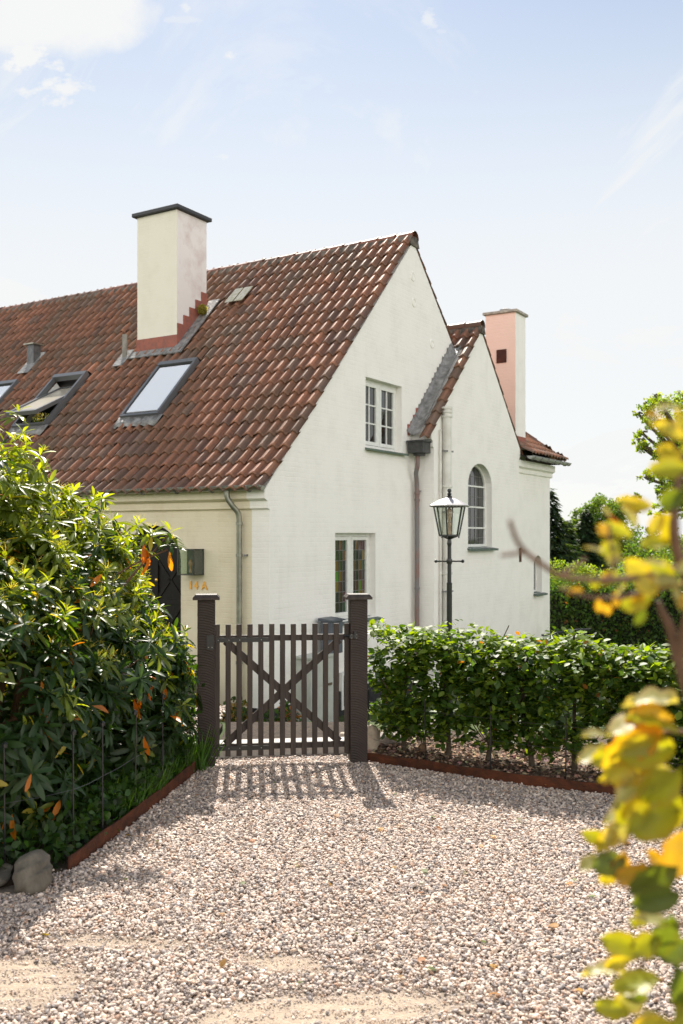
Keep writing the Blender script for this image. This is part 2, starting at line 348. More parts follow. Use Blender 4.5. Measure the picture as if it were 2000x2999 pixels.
# forecourt sheet with sand patches; attribute marks sand
def blob(x, y, cx, cy, rx, ry, a=0):
    c, s = math.cos(a), math.sin(a); u = (x - cx) * c + (y - cy) * s; v = -(x - cx) * s + (y - cy) * c
    return np.exp(-((u / rx) ** 2 + (v / ry) ** 2))
_ph = rng.random((24, 2)) * 6.28; _k = rng.normal(size=(24, 2)); _k /= np.linalg.norm(_k, axis=1, keepdims=True); _f = rng.uniform(2, 26, 24)
def lump(x, y):
    s = 0
    for i in range(24): s = s + np.sin((x * _k[i, 0] + y * _k[i, 1]) * _f[i] + _ph[i, 0]) / (1 + .12 * _f[i])
    return s / 6
def sand(x, y):
    m = 1.25 * blob(x, y, -1.32, 3.52, .42, .20, -.1) + 1.1 * blob(x, y, -.05, 3.30, .48, .12, .12) + .85 * blob(x, y, -.22, 3.66, .22, .09, -.2) \
        + .8 * blob(x, y, .0, 3.02, .7, .16) + .7 * blob(x, y, -.85, 3.85, .4, .09, -.15) + .55 * blob(x, y, -1.5, 2.8, 1.2, .3) + .35 * blob(x, y, .1, 4.1, .5, .1)
    m = m * 1.4 + .30 * lump(x, y)
    return np.clip((m - .12) / .95, 0, 1)
def forez(X, Y): return .004 + .012 * lump(X * .35, Y * .35) + sand(X, Y) * (.002 + .0035 * np.sin((Y - .25 * X) * 75 + 2 * np.sin(X * 6)))
m, b, l = mat_new('forecourt_sand'); setin(b, .95, 0, .15)
a = nn(m, 'ShaderNodeVertexColor', layer_name='col'); t = nn(m, 'ShaderNodeTexCoord')
n1 = nn(m, 'ShaderNodeTexNoise'); l(t.outputs['Object'], n1.inputs[0]); n1.inputs['Scale'].default_value = 14; n1.inputs['Detail'].default_value = 10; n1.inputs['Roughness'].default_value = .75
mu = nn(m, 'ShaderNodeMix', data_type='RGBA', blend_type='MULTIPLY'); mu.inputs[0].default_value = 1; l(a.outputs[0], mu.inputs[6])
rp = nn(m, 'ShaderNodeMapRange'); l(n1.outputs[0], rp.inputs[0]); rp.inputs[1].default_value = .3; rp.inputs[2].default_value = .7; rp.inputs[3].default_value = .72; rp.inputs[4].default_value = 1.15
l(rp.outputs[0], mu.inputs[7]); l(mu.outputs[2], b.inputs['Base Color'])
n2 = nn(m, 'ShaderNodeTexNoise'); l(t.outputs['Object'], n2.inputs[0]); n2.inputs['Scale'].default_value = 90; n2.inputs['Detail'].default_value = 8
bp = nn(m, 'ShaderNodeBump'); bp.inputs['Strength'].default_value = .7; bp.inputs['Distance'].default_value = .012; l(n2.outputs[0], bp.inputs['Height']); l(bp.outputs[0], b.inputs['Normal'])
M['fore'] = m
def fcol(V):
    s = sand(V[:, 0], V[:, 1])[:, None]
    return np.array([[.21, .175, .145]]) * (1 - s) + np.array([[.43, .345, .265]]) * s
fc = grid_obj('forecourt', np.arange(-6, 7.01, .05), np.arange(-3, 7.06, .05), forez, M['fore'], fcol)
tag(fc, 'sandy gravelled forecourt in front of the gate', 'driveway', kind='structure')

# edging lines (world xy)
LE = [(-1.0, 6.80), (-1.03, 6.5), (-1.14, 5.75), (-1.25, 5.1), (-1.325, 4.64)]
RE = [(.185, 6.93), (.50, 6.74), (.92, 6.46), (1.30, 6.24), (1.67, 6.05), (2.10, 5.72), (2.9, 5.1), (4.2, 4.3)]
def lx(y):   # left edging x for a y
    ysl = [p[1] for p in LE][::-1]; xsl = [p[0] for p in LE][::-1]
    return np.interp(y, ysl, xsl)
def ry(x): return np.interp(x, [p[0] for p in RE], [p[1] for p in RE])
# ---- beds either side: soil sheets 2 cm proud of the forecourt
def bed(name, poly, z, mat, label, n=46):
    P = np.array(poly); x0, y0 = P.min(0); x1, y1 = P.max(0)
    mb = MB(); mb.panel([(p[0], p[1]) for p in poly], [], lambda u, v, w: (u, v, z - w), .06)
    o = mb.build(name, mat); tag(o, label, 'flower bed', kind='structure'); return o
M['mulchsoil'] = mat_noise('mulched_soil', (.15, .105, .075), (.06, .042, .032), 30, .95, .8, 90, bdist=.03)
bed('flower_bed', [(p[0] + .01, p[1] + .012) for p in RE] + [(4.3, 7.9), (.2, 7.9)], .035, M['mulchsoil'], 'mulched bed under the beech hedge')
bed('flower_bed', [(p[0] - .012, p[1]) for p in LE] + [(-1.6, 4.45), (-4.5, 4.2), (-4.5, 8.2), (-1.02, 8.2)], .03, M['soil'], 'dark earth bed under the rhododendron')
bed('flower_bed', [(-.97, 7.42), (.2, 7.42), (.2, 8.35), (-.97, 8.35)], .02, M['soil'], 'dark earth bed behind the threshold slab')

# ---- gravel: pebbles instanced on points (stuff)
def gravel_points():
    def pts(x0, x1, y0, y1, dens):
        n = int((x1 - x0) * (y1 - y0) * dens); return np.stack([rng.uniform(x0, x1, n), rng.uniform(y0, y1, n)], 1)
    P = np.concatenate([pts(-2.6, 2.7, 2.7, 5.2, 15500), pts(-1.5, 2.7, 5.2, 7.12, 14500), pts(-3.5, 3.5, 1.6, 2.7, 3000)])
    x, y = P[:, 0], P[:, 1]
    ok = np.where(y > 4.64, x > lx(y) + .012, np.where(y > 4.36, x > -1.40, True))
    ok &= ~((x < -1.4) & (y > 4.36))
    ok &= ~((x > .185) & (y > ry(x) - .008))
    ok &= ~((np.abs(x + 0.961) < .065) & (np.abs(y - 6.84) < .065))
    # frustum with a margin
    ok &= (np.abs(x) < .36 * y + .75)
    s = sand(x, y); ok &= rng.random(len(x)) > np.clip(s * 1.15, 0, .97)
    return P[ok], s[ok]
P, s_ = gravel_points()
n = len(P); z = forez(P[:, 0], P[:, 1]) + rng.uniform(-.002, .016, n) * (1 - .8 * s_)
rad = np.clip(rng.lognormal(math.log(.0056), .34, n), .003, .0125) * (1 - .45 * s_ * rng.random(n))
# grit lying on the sandy patches
ng = 60000; xg = rng.uniform(-2.2, 1.4, ng); yg_ = rng.uniform(2.7, 4.4, ng); sg2 = sand(xg, yg_); kg = (sg2 > .12) & ((yg_ < 4.3)) & (np.abs(xg) < .36 * yg_ + .6); xg, yg_ = xg[kg], yg_[kg]; ng = len(xg)
P = np.concatenate([P, np.stack([xg, yg_], 1)]); z = np.concatenate([z, forez(xg, yg_) + .001]); rad = np.concatenate([rad, rng.uniform(.0012, .0036, ng)]); n += ng
# gravel path seen behind the left post
nb = 5200; xb = rng.uniform(-2.6, -1.06, nb); yb = rng.uniform(7.3, 9.0, nb)
P = np.concatenate([P, np.stack([xb, yb], 1)]); z = np.concatenate([z, np.full(nb, .035) + rng.uniform(0, .01, nb)]); rad = np.concatenate([rad, rng.uniform(.008, .013, nb)]); n += nb
me = bpy.data.meshes.new('gravel'); me.vertices.add(n)
me.vertices.foreach_set('co', np.stack([P[:, 0], P[:, 1], z], 1).astype(np.float32).ravel())
at = me.attributes.new('rad', 'FLOAT_VECTOR', 'POINT')
sx = rad * rng.uniform(.95, 1.45, n); sy = rad * rng.uniform(.8, 1.1, n); sz = rad * rng.uniform(.42, .75, n)
at.data.foreach_set('vector', np.stack([sx, sy, sz], 1).astype(np.float32).ravel())
at = me.attributes.new('rot', 'FLOAT_VECTOR', 'POINT')
at.data.foreach_set('vector', np.stack([rng.normal(0, .45, n), rng.normal(0, .45, n), rng.uniform(0, 6.28, n)], 1).astype(np.float32).ravel())
gv = bpy.data.objects.new('gravel', me); col.objects.link(gv)
m, b, l = mat_new('pebble'); setin(b, .6, 0, .35)
oi = nn(m, 'ShaderNodeObjectInfo'); cr = nn(m, 'ShaderNodeValToRGB'); l(oi.outputs['Random'], cr.inputs[0])
cr.color_ramp.interpolation = 'CONSTANT'
pal = [(.46, .43, .39), (.20, .19, .185), (.58, .55, .51), (.38, .33, .28), (.13, .135, .15), (.66, .64, .60), (.30, .285, .27), (.50, .43, .35), (.09, .09, .10), (.42, .40, .385), (.62, .59, .54), (.40, .27, .19), (.25, .25, .265), (.54, .51, .47), (.34, .32, .30), (.70, .67, .62)]
pal = [tuple(.36 * k_ + .72 * v_ * k_ for v_, k_ in zip(q_, (.62, .565, .52))) if 0 else tuple((.085 + .80 * v_) * k_ for v_, k_ in zip(q_, (1.18, 1.015, .92))) for q_ in pal]
els = cr.color_ramp.elements; els[0].position = 0; els[0].color = (*pal[0], 1); els[1].position = 1 / 16; els[1].color = (*pal[1], 1)
for i in range(2, 16): e = els.new(i / 16); e.color = (*pal[i], 1)
t = nn(m, 'ShaderNodeTexCoord'); n1 = nn(m, 'ShaderNodeTexNoise'); l(t.outputs['Object'], n1.inputs[0]); n1.inputs['Scale'].default_value = 60
mu = nn(m, 'ShaderNodeMix', data_type='RGBA', blend_type='MULTIPLY'); mu.inputs[0].default_value = 1; l(cr.outputs[0], mu.inputs[6])
rp = nn(m, 'ShaderNodeMapRange'); l(n1.outputs[0], rp.inputs[0]); rp.inputs[3].default_value = .8; rp.inputs[4].default_value = 1.2
l(rp.outputs[0], mu.inputs[7]); l(mu.outputs[2], b.inputs['Base Color']); M['pebble'] = m
me.materials.append(m)
gn = bpy.data.node_groups.new('pebbles', 'GeometryNodeTree')
gn.interface.new_socket('Geometry', in_out='INPUT', socket_type='NodeSocketGeometry'); gn.interface.new_socket('Geometry', in_out='OUTPUT', socket_type='NodeSocketGeometry')
gi = N(gn, 'NodeGroupInput'); go = N(gn, 'NodeGroupOutput'); G = gn.links.new
ico = N(gn, 'GeometryNodeMeshIcoSphere'); ico.inputs['Subdivisions'].default_value = 2; ico.inputs['Radius'].default_value = 1
nzs = N(gn, 'ShaderNodeTexNoise'); nzs.inputs['Scale'].default_value = 1.5
spn = N(gn, 'GeometryNodeSetPosition'); vs = N(gn, 'ShaderNodeVectorMath', operation='SUBTRACT'); G(nzs.outputs['Color'], vs.inputs[0]); vs.inputs[1].default_value = (.5, .5, .5)
vsc = N(gn, 'ShaderNodeVectorMath', operation='SCALE'); G(vs.outputs[0], vsc.inputs[0]); vsc.inputs['Scale'].default_value = 1.5
G(ico.outputs[0], spn.inputs[0]); G(vsc.outputs[0], spn.inputs['Offset'])
ss = N(gn, 'GeometryNodeSetShadeSmooth'); G(spn.outputs[0], ss.inputs[0])
sm = N(gn, 'GeometryNodeSetMaterial'); sm.inputs['Material'].default_value = M['pebble']; G(ss.outputs[0], sm.inputs[0])
iop = N(gn, 'GeometryNodeInstanceOnPoints'); G(gi.outputs[0], iop.inputs['Points']); G(sm.outputs[0], iop.inputs['Instance'])
a1 = N(gn, 'GeometryNodeInputNamedAttribute', data_type='FLOAT_VECTOR'); a1.inputs[0].default_value = 'rad'
a2 = N(gn, 'GeometryNodeInputNamedAttribute', data_type='FLOAT_VECTOR'); a2.inputs[0].default_value = 'rot'
er = N(gn, 'FunctionNodeEulerToRotation'); G(a2.outputs[0], er.inputs[0]); G(er.outputs[0], iop.inputs['Rotation']); G(a1.outputs[0], iop.inputs['Scale'])
G(iop.outputs[0], go.inputs[0])
md = gv.modifiers.new('pebbles', 'NODES'); md.node_group = gn
tag(gv, 'pale grey and white gravel pebbles spread over the forecourt', 'gravel', kind='stuff')
print('pebbles', n)

# ================================================================== HOUSE
A = R(58.74)
house = empty('white_house', (-1.0275, 13.7, 0), A)
tag(house, 'white limewashed brick house with red pantile roof behind the wooden gate', 'house')
K = 1.05; Z0 = 2.42; KR = .93; APX, APZ = 4.518, 7.10
def zl(x): return Z0 + .06 + K * x
gfr = lambda y0: (lambda u, v, w_: (u, y0 + w_, v))
ffr = lambda x0: (lambda u, v, w_: (x0 + w_, u, v))
def rect(x0, x1, z0, z1): return [(x0, z0), (x1, z0), (x1, z1), (x0, z1)]
def arch(x0, x1, z0, zs, n=12, rise=None):
    c = (x0 + x1) / 2; r = (x1 - x0) / 2; h = rise or r
    return [(x0, z0), (x1, z0)] + [(c + r * math.cos(math.pi * i / n), zs + h * math.sin(math.pi * i / n)) for i in range(n + 1)]
WU = (2.76, 4.07, 3.14, 4.32); WL = (1.785, 3.10, .27, 1.69)
# --- gable wall
mb = MB()
outl = [(0, -1.5), (0, 2.02), (-.05, 2.04), (-.05, 2.14), (-.13, 2.18), (-.13, 2.30), (APX, APZ - .05), (9.3, APZ - .05 - (9.3 - APX) * KR), (9.3, -1.5)]
mb.panel(outl, [rect(*WU), rect(*WL)], gfr(0), .32)
mb.build('gable_wall', M['gable'], house)
# --- front wall with arched door
DR = arch(1.66, 2.80, -.42, 1.26, 14, .55)
mb = MB(); mb.panel([(.321, -1.5), (14, -1.5), (14, 2.02), (.321, 2.02)], [DR], ffr(0), .32); mb.build('front_wall', M['front'], house)
mb = MB(); mb.prism([(.3, 2.02), (0, 2.02), (-.05, 2.04), (-.05, 2.14), (-.13, 2.18), (-.13, 2.30), (.3, 2.6)], lambda u, v, w_: (u, w_, v), .321, 14)
mb.build('eaves_cornice', M['front'], house)
mb = MB(); mb.box((4.65, .14, -1.18), (9.36, .36, .66)); mb.box((.14, 7.2, -1.19), (.36, 13.7, .64)); mb.build('plinth', M['plinth'], house)
mb = MB(); mb.box((5, 14.2, 1.5), (9.9, .3, 6)); mb.box((9.15, 7.2, .6), (.3, 13.6, 4.0)); mb.build('rear_wall', M['front'], house)
# --- door
door = empty('front_door', (0, 0, 0), 0, house)
mb = MB(); mb.panel(arch(1.66, 2.80, -.42, 1.26, 14, .55), [], ffr(.10), .05); dk = mat_noise('black_brown_door', (.006, .0055, .005), (.014, .011, .009), 8, .5, .3, 30, sc=(3, 3, .4), spec=.2)
mb.build('door_leaf', dk, door)
mb = MB()
for zc in (-.05, .62): mb.box((.09, 2.23, zc), (.02, 1.1, .07))
for ya, yb2, za, zb in ((1.72, 2.2, .0, .58), (2.2, 1.72, .0, .58), (1.72, 2.2, .68, 1.25), (2.2, 1.72, .68, 1.25), (2.26, 2.74, .0, .58), (2.74, 2.26, .0, .58)): mb.bar((.092, ya, za), (.092, yb2, zb), .05, .012, (1, 0, 0))
mb.box((.088, 2.23, .4), (.024, .07, 1.7)); mb.build('door_panel', dk, door)
mb = MB(); mb.lathe([(.001, 0), (.028, .005), (.03, .02), (.012, .03)], (0, 0, 0), 12)
brass = mat_plain('brass', (.65, .40, .10), .3, 1.0)
hd = mb.build('handle', brass, door, True); hd.rotation_euler = (0, R(-90), 0); hd.location = (.085, 2.22, .95)
mb = MB(); mb.box((-.55, 2.23, -.95), (1.1, 2.0, 1.05)); mb.box((-1.3, 2.23, -1.1), (.4, 2.0, .7)); mb.build('door_step', M['stone'], house)

# --- pantile roofs
def tile_mat():
    m, b, l = mat_new('clay_pantile'); setin(b, .55, 0, .5)
    a = nn(m, 'ShaderNodeVertexColor', layer_name='col'); t = nn(m, 'ShaderNodeTexCoord')
    n1 = nn(m, 'ShaderNodeTexNoise'); l(t.outputs['Object'], n1.inputs[0]); n1.inputs['Scale'].default_value = 17; n1.inputs['Detail'].default_value = 8; n1.inputs['Roughness'].default_value = .7
    rp = nn(m, 'ShaderNodeMapRange'); l(n1.outputs[0], rp.inputs[0]); rp.inputs[1].default_value = .42; rp.inputs[2].default_value = .72; rp.inputs[4].default_value = .55
    x = nn(m, 'ShaderNodeMix', data_type='RGBA'); l(rp.outputs[0], x.inputs[0]); l(a.outputs[0], x.inputs[6]); x.inputs[7].default_value = (.060, .048, .036, 1)
    n3 = nn(m, 'ShaderNodeTexNoise'); l(t.outputs['Object'], n3.inputs[0]); n3.inputs['Scale'].default_value = 5.5; n3.inputs['Detail'].default_value = 12; n3.inputs['Roughness'].default_value = .8
    r3 = nn(m, 'ShaderNodeMapRange'); l(n3.outputs[0], r3.inputs[0]); r3.inputs[1].default_value = .60; r3.inputs[2].default_value = .66; r3.inputs[4].default_value = .7
    x2 = nn(m, 'ShaderNodeMix', data_type='RGBA'); l(r3.outputs[0], x2.inputs[0]); l(x.outputs[2], x2.inputs[6]); x2.inputs[7].default_value = (.16, .16, .13, 1)
    # broad weathering: mossy brown areas and streaks running down the slope
    n4 = nn(m, 'ShaderNodeTexNoise'); l(t.outputs['Object'], n4.inputs[0]); n4.inputs['Scale'].default_value = .8; n4.inputs['Detail'].default_value = 5; n4.inputs['Roughness'].default_value = .6
    r4 = nn(m, 'ShaderNodeMapRange'); l(n4.outputs[0], r4.inputs[0]); r4.inputs[1].default_value = .42; r4.inputs[2].default_value = .62; r4.inputs[4].default_value = .55
    x3 = nn(m, 'ShaderNodeMix', data_type='RGBA'); l(r4.outputs[0], x3.inputs[0]); l(x2.outputs[2], x3.inputs[6]); x3.inputs[7].default_value = (.105, .070, .040, 1)
    l(x3.outputs[2], b.inputs['Base Color'])
    bp = nn(m, 'ShaderNodeBump'); bp.inputs['Strength'].default_value = .35; bp.inputs['Distance'].default_value = .006; l(n1.outputs[0], bp.inputs['Height']); l(bp.outputs[0], b.inputs['Normal'])
    return m
M['tile'] = tile_mat()
PW = np.array([0, .10, .20, .28, .34, .39, .44, .50, .58, .68, .80, .92, 1.05])
PH = np.array([.004, -.007, -.011, -.006, .012, .034, .048, .052, .047, .037, .024, .012, .003])
def tiles(name, O, U, Sl, ncol, nrow, w_, l_, parent, skip=None, bright=1.0, curve=None, seed=1, flip=False):
    """O origin, U along the eaves, Sl up the slope (unit)"""
    rg = np.random.default_rng(seed)
    O = np.array(O, float); U = np.array(U, float); Sl = np.array(Sl, float); Nn = np.cross(U, Sl); 
    if Nn[2] < 0: Nn = -Nn
    k = len(PW); ph = PH[::-1] if flip else PH; pw = (1.05 - PW[::-1]) if flip else PW
    V = []; F = []; Cc = []
    for r in range(nrow):
        for c in range(ncol):
            if skip and skip((c + .5) * w_, (r + .5) * l_): continue
            jr, jn, ju = rg.normal(0, .004), rg.normal(0, .0022), rg.normal(0, .002)
            tilt = rg.normal(0, .0025)
            q = rg.random()
            base = np.array((.225, .094, .050)) * rg.uniform(.86, 1.12)
            if q < .08: base = np.array((.29, .12, .065)) * rg.uniform(.8, 1.1)
            elif q < .18: base = np.array((.15, .075, .050)) * rg.uniform(.8, 1.1)
            elif q < .36: base = np.array((.17, .10, .07))
            base = base * bright
            b0 = len(V); L_ = l_ * 1.16
            for (tt, lift, drop) in ((0, .036, -.018), (0, .036, 0), (.12, .035, 0), (.5, .022, 0), (1, .002, 0)):
                for i in range(k):
                    u = c * w_ + pw[i] * w_ + ju
                    rnd = -.016 * math.cos(math.pi * (pw[i] - .12) / .6) if (tt < .05 and pw[i] < .42) else 0
                    v = r * l_ + tt * L_ + jr + rnd
                    h = ph[i] * (1.0 if drop == 0 else 1) + lift + drop + jn + tilt * (pw[i] - .5) * 4
                    off = curve(v) if curve else 0
                    p = O + U * u + Sl * v + Nn * (h + off); V.append(p); Cc.append(base * (1.35 if ph[i] > .02 else .85))  # crests lightened like sunlit rolls in the colour; pans darker with lichen
            for rr in range(4):
                for i in range(k - 1):
                    a_ = b0 + rr * k + i; F.append((a_, a_ + 1, a_ + k + 1, a_ + k))
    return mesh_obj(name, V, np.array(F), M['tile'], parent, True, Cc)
roof = empty('roof', (0, 0, 0), 0, house)
cs = 1 / math.sqrt(1 + K * K); SL = (cs, 0, K * cs)
XE = -.20; NR = 21; LL = (APX - XE) / cs / NR; TW = .21
chim_y0, chim_y1, chim_x0, chim_x1 = 3.98, 4.98, 2.575, 3.45
wins = [(1.15, 2.135, 3.10, 3.95), (1.14, 2.145, 5.87, 6.73), (1.14, 2.145, 7.85, 8.70)]
def skipL(u, v):
    y = -.07 + u; x = XE + v * cs
    if chim_y0 + .06 < y < chim_y1 - .06 and chim_x0 + .1 < x < chim_x1 - .1: return True
    for (a0, a1, b0, b1) in wins:
        if b0 < y < b1 and a0 - .02 < x < a1 + .03: return True
    return False
cv = lambda v: .10 * max(0, 1 - v / 1.3) ** 2 - .0
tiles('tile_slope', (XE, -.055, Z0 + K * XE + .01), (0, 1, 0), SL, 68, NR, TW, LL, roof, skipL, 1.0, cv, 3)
cr_ = 1 / math.sqrt(1 + KR * KR)
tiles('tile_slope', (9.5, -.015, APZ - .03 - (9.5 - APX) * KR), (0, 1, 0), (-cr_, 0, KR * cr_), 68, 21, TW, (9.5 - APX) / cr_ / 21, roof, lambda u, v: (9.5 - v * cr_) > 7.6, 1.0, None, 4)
# roof deck under the tiles
mb = MB(); mb.prism([(XE + .1, Z0 + K * (XE + .1) - .06), (APX, APZ - .12), (9.3, APZ - .12 - (9.3 - APX) * KR), (9.3, APZ - .25 - (9.3 - APX) * KR), (APX, APZ - .3), (XE + .2, Z0 + K * (XE + .1) - .14)], lambda u, v, w_: (u, w_, v), .33, 14.2)
mb.build('roof_deck', mat_plain('dark_board', (.03, .024, .02), .9), roof)
def ridge(name, p0, p1, parent, n, r=.105, seed=0):
    rg = random.Random(seed); V = []; F = []; Cc = []; p0 = Vector(p0); p1 = Vector(p1); d = (p1 - p0); st = d.length / n; d.normalize()
    side = d.cross(Vector((0, 0, 1))).normalized(); up = side.cross(d)
    for i in range(n):
        bs = np.array((.23, .085, .05)) * rg.uniform(.55, 1.15); b0 = len(V); j = rg.uniform(-.006, .006)
        for (t, rr) in ((0, r * 1.06), (.03, r * 1.10), (.12, r * 1.02), (1.1, r * .94)):
            c = p0 + d * (st * (i + t)) + up * j
            for q in range(9):
                a = math.pi * (q / 8) * 1.1 - math.pi * .05; V.append(c + side * math.cos(a) * rr + up * (math.sin(a) * rr - .02)); Cc.append(bs)
        for s in range(3):
            for q in range(8): a = b0 + s * 9 + q; F.append((a, a + 1, a + 10, a + 9))
    return mesh_obj(name, [tuple(v) for v in V], np.array(F), M['tile'], parent, True, Cc)
ridge('ridge_tiles', (APX, -.05, APZ + .02), (APX, 14.2, APZ + .02), roof, 38, .125, 5)
M['mortar'] = mat_noise('ridge_mortar', (.20, .17, .14), (.06, .055, .048), 9, .95, .8, 40, bdist=.02)
mb = MB(); mb.prism([(APX - .20, APZ - .14), (APX - .13, APZ + .03), (APX + .13, APZ + .03), (APX + .20, APZ - .14)], lambda u, v, w_: (u, w_, v), -.03, 14.1); mb.build('ridge_mortar', M['mortar'], roof)

# --- main chimney
ch = empty('chimney', (0, 0, 0), 0, house)
zt = 7.78
mb = MB(); mb.box((3.01, 4.48, 6.3), (.87, 1.00, 2 * (zt - 6.3))); o = mb.build('chimney_stack', M['chim_front'], ch)
M['chim_side'] = mat_noise('blotched_limewash', (.80, .76, .74), (.55, .43, .40), 2.6, .85, .4, 22, lo=.52, hi=.85, detail=10)
o.data.materials.append(M['chim_side'])
for p in o.data.polygons:
    if p.normal.y < -.9: p.material_index = 1
mb = MB(); mb.box((3.01, 4.48, zt + .045), (1.02, 1.16, .07), None, .006); mb.build('chimney_cap', mat_plain('dark_slate_cap', (.02, .022, .027), .5), ch)
M['redpaint'] = mat_noise('red_lead_paint', (.36, .12, .085), (.24, .10, .08), 12, .7, .3)
mb = MB(); mb.box((2.566, 4.48, Z0 + K * 2.575 + .15), (.016, 1.03, .30))
for i in range(5):                               # stepped flashing climbing the side
    xa = 2.575 + i * .175; mb.box((xa + .0875, 3.972, Z0 + K * xa + .27 + .0), (.178, .014, .50))
mb.build('chimney_flashing', M['redpaint'], ch)
mb = MB()
v0 = Vector((2.50, 3.86, Z0 + K * 2.50 + .115)); v1 = Vector((3.55, 3.86, Z0 + K * 3.55 + .115)); mb.bar(v0, v1, .26, .02, (-K * cs, 0, cs))
mb.bar((2.47, 3.75, Z0 + K * 2.47 + .10), (2.47, 5.15, Z0 + K * 2.47 + .10), .20, .025, (-K * cs, 0, cs)); mb.build('lead_skirt', M['lead'], ch)

# --- roof windows
def rpt(x, y, h): return Vector((x - K * cs * h, y, Z0 + K * x + .04 + cs * h))
mframe = mat_plain('anthracite_aluminium', (.15, .155, .165), .40, .35)
mglass = mat_plain('skylight_glass', (.84, .85, .86), .05, 0, 1.0)
mglass.node_tree.nodes['Principled BSDF'].inputs['Coat Weight'].default_value = 1.0; mglass.node_tree.nodes['Principled BSDF'].inputs['Coat IOR'].default_value = 2.2
wpaint = M['white']
RN = (-K * cs, 0, cs)
def roof_window(xa, xb, ya, yb, open_=False):
    t = empty('roof_window', (0, 0, 0), 0, house)
    mb = MB(); wd = .05
    mb.bar(rpt(xa, ya, .07), rpt(xb, ya, .07), wd, .11, RN); mb.bar(rpt(xa, yb, .07), rpt(xb, yb, .07), wd, .09, RN)
    mb.bar(rpt(xa, ya - .02, .065), rpt(xa, yb + .02, .065), wd, .10, RN); mb.bar(rpt(xb + .01, ya - .02, .075), rpt(xb + .01, yb + .02, .075), .10, .11, RN)
    mb.build('frame', mframe, t)
    if not open_:
        mb = MB(); mb.bar(rpt(xa + .06, (ya + yb) / 2, .085), rpt(xb - .06, (ya + yb) / 2, .085), yb - ya - .12, .02, RN); mb.build('pane', mglass, t)
    else:
        mb = MB(); xc = (xa + xb) / 2; c = rpt(xc, (ya + yb) / 2, .10)
        dn = Vector((-.88, 0, -.44)).normalized(); un = Vector((-.44, 0, .88)).normalized(); e0 = c + dn * .72; e1 = c - dn * .70
        hw = (yb - ya) / 2 - .05
        for s in (-1, 1): mb.bar(e0 + Vector((0, s * hw, 0)), e1 + Vector((0, s * hw, 0)), .07, .07, un)
        mb.bar(e0 + Vector((0, -hw - .03, 0)), e0 + Vector((0, hw + .03, 0)), .09, .075, un); mb.bar(e1 + Vector((0, -hw, 0)), e1 + Vector((0, hw, 0)), .07, .06, un); mb.build('sash', mframe, t)
        mb = MB(); mb.bar(e0, e1, 2 * hw - .05, .02, un)
        mb.build('pane', mat_plain('underside_glass', (.50, .46, .38), .15, 0, .6), t)
        mb = MB(); mb.bar(rpt(xa + .05, ya + .05, -.12), rpt(xb - .05, ya + .05, -.12), .02, .26, RN); mb.bar(rpt(xa + .05, yb - .05, -.12), rpt(xb - .05, yb - .05, -.12), .02, .26, RN)
        mb.bar(rpt(xa + .03, ya + .05, -.12), rpt(xa + .03, yb - .05, -.12), .02, .26, RN); mb.build('lining', wpaint, t)
        mb = MB(); mb.bar(rpt(xa, (ya + yb) / 2, -.34), rpt(xb, (ya + yb) / 2, -.34), yb - ya, .02, RN); mb.build('reveal', mat_plain('white_room', (.75, .74, .66), .8), t)
    mb = MB()                                    # pleated lead apron below the window
    nP = 24; V = []; F = []
    for j in range(nP + 1):
        y = ya - .10 + (yb - ya + .16) * j / nP; h = .05 + .022 * math.cos(j * 2 * math.pi / 4.2)
        V += [rpt(xa - .18, y, h), rpt(xa - .01, y, .075)]
    F = [(2 * j, 2 * j + 2, 2 * j + 3, 2 * j + 1) for j in range(nP)]
    mb.add(V, F); o = mb.build('lead_apron', M['lead'], t, True); o.modifiers.new('th', 'SOLIDIFY').thickness = .006
    return t
for i, (xa, xb, ya, yb) in enumerate(wins): roof_window(xa, xb, ya, yb, i == 1)
# vents and glass tiles
zi = mat_noise('grey_zinc_vent', (.16, .165, .17), (.09, .092, .1), 9, .5, .1, metal=.4)
t = empty('roof_vent', (0, 0, 0), 0, house)
c = rpt(2.66, 7.99, .0); mb = MB(); mb.box((c.x, c.y, c.z + .17), (.19, .20, .46)); mb.build('vent_body', zi, t)
mb = MB(); mb.box((c.x, c.y, c.z + .41), (.29, .30, .025)); mb.build('vent_cap', M['zinc'], t)
mb = MB(); mb.bar(rpt(2.40, 7.99, .06), rpt(2.88, 7.99, .06), .34, .012, RN); mb.build('vent_flashing', M['lead'], t)
t = empty('vent_pipe', (0, 0, 0), 0, house)
c = rpt(2.45, 5.19, 0); mb = MB(); mb.tube([c, c + Vector((0, 0, .50))], .05, 12); mb.build('pipe', mat_noise('weathered_pipe', (.30, .28, .25), (.2, .19, .17), 8, .7, .2), t, True)
mb = MB(); mb.bar(rpt(2.28, 5.19, .06), rpt(2.62, 5.19, .06), .26, .012, RN); mb.build('pipe_flashing', M['lead'], t)
t = empty('glass_tiles', (0, 0, 0), 0, house)
mg = mat_noise('mossy_glass_tile', (.45, .43, .36), (.28, .26, .15), 12, .12, .1, 20, spec=1.0)
for (ya, yb) in ((3.04, 3.25), (3.27, 3.47)):
    mb = MB(); mb.bar(rpt(3.42, (ya + yb) / 2, .10), rpt(3.76, (ya + yb) / 2, .075), yb - ya - .015, .012, RN); mb.build('pane', mg, t)
# moss tuft by the chimney
def tuft(name, c, rx, n, mat, parent, base, size):
    p = unit(n) * np.array(rx) * (rng.random((n, 1)) ** .3) + np.array(c); d = unit(n) + np.array([0, 0, .8])
    return scatter(name, *DI, p, rot_frames(d, unit(n)), np.full(n, size), vcol(n, base, .25), mat, parent, False)
tuft('moss', rpt(3.25, 3.83, .16), (.10, .10, .10), 500, M['tree_leaf'], house, (.22, .20, .05), .035)

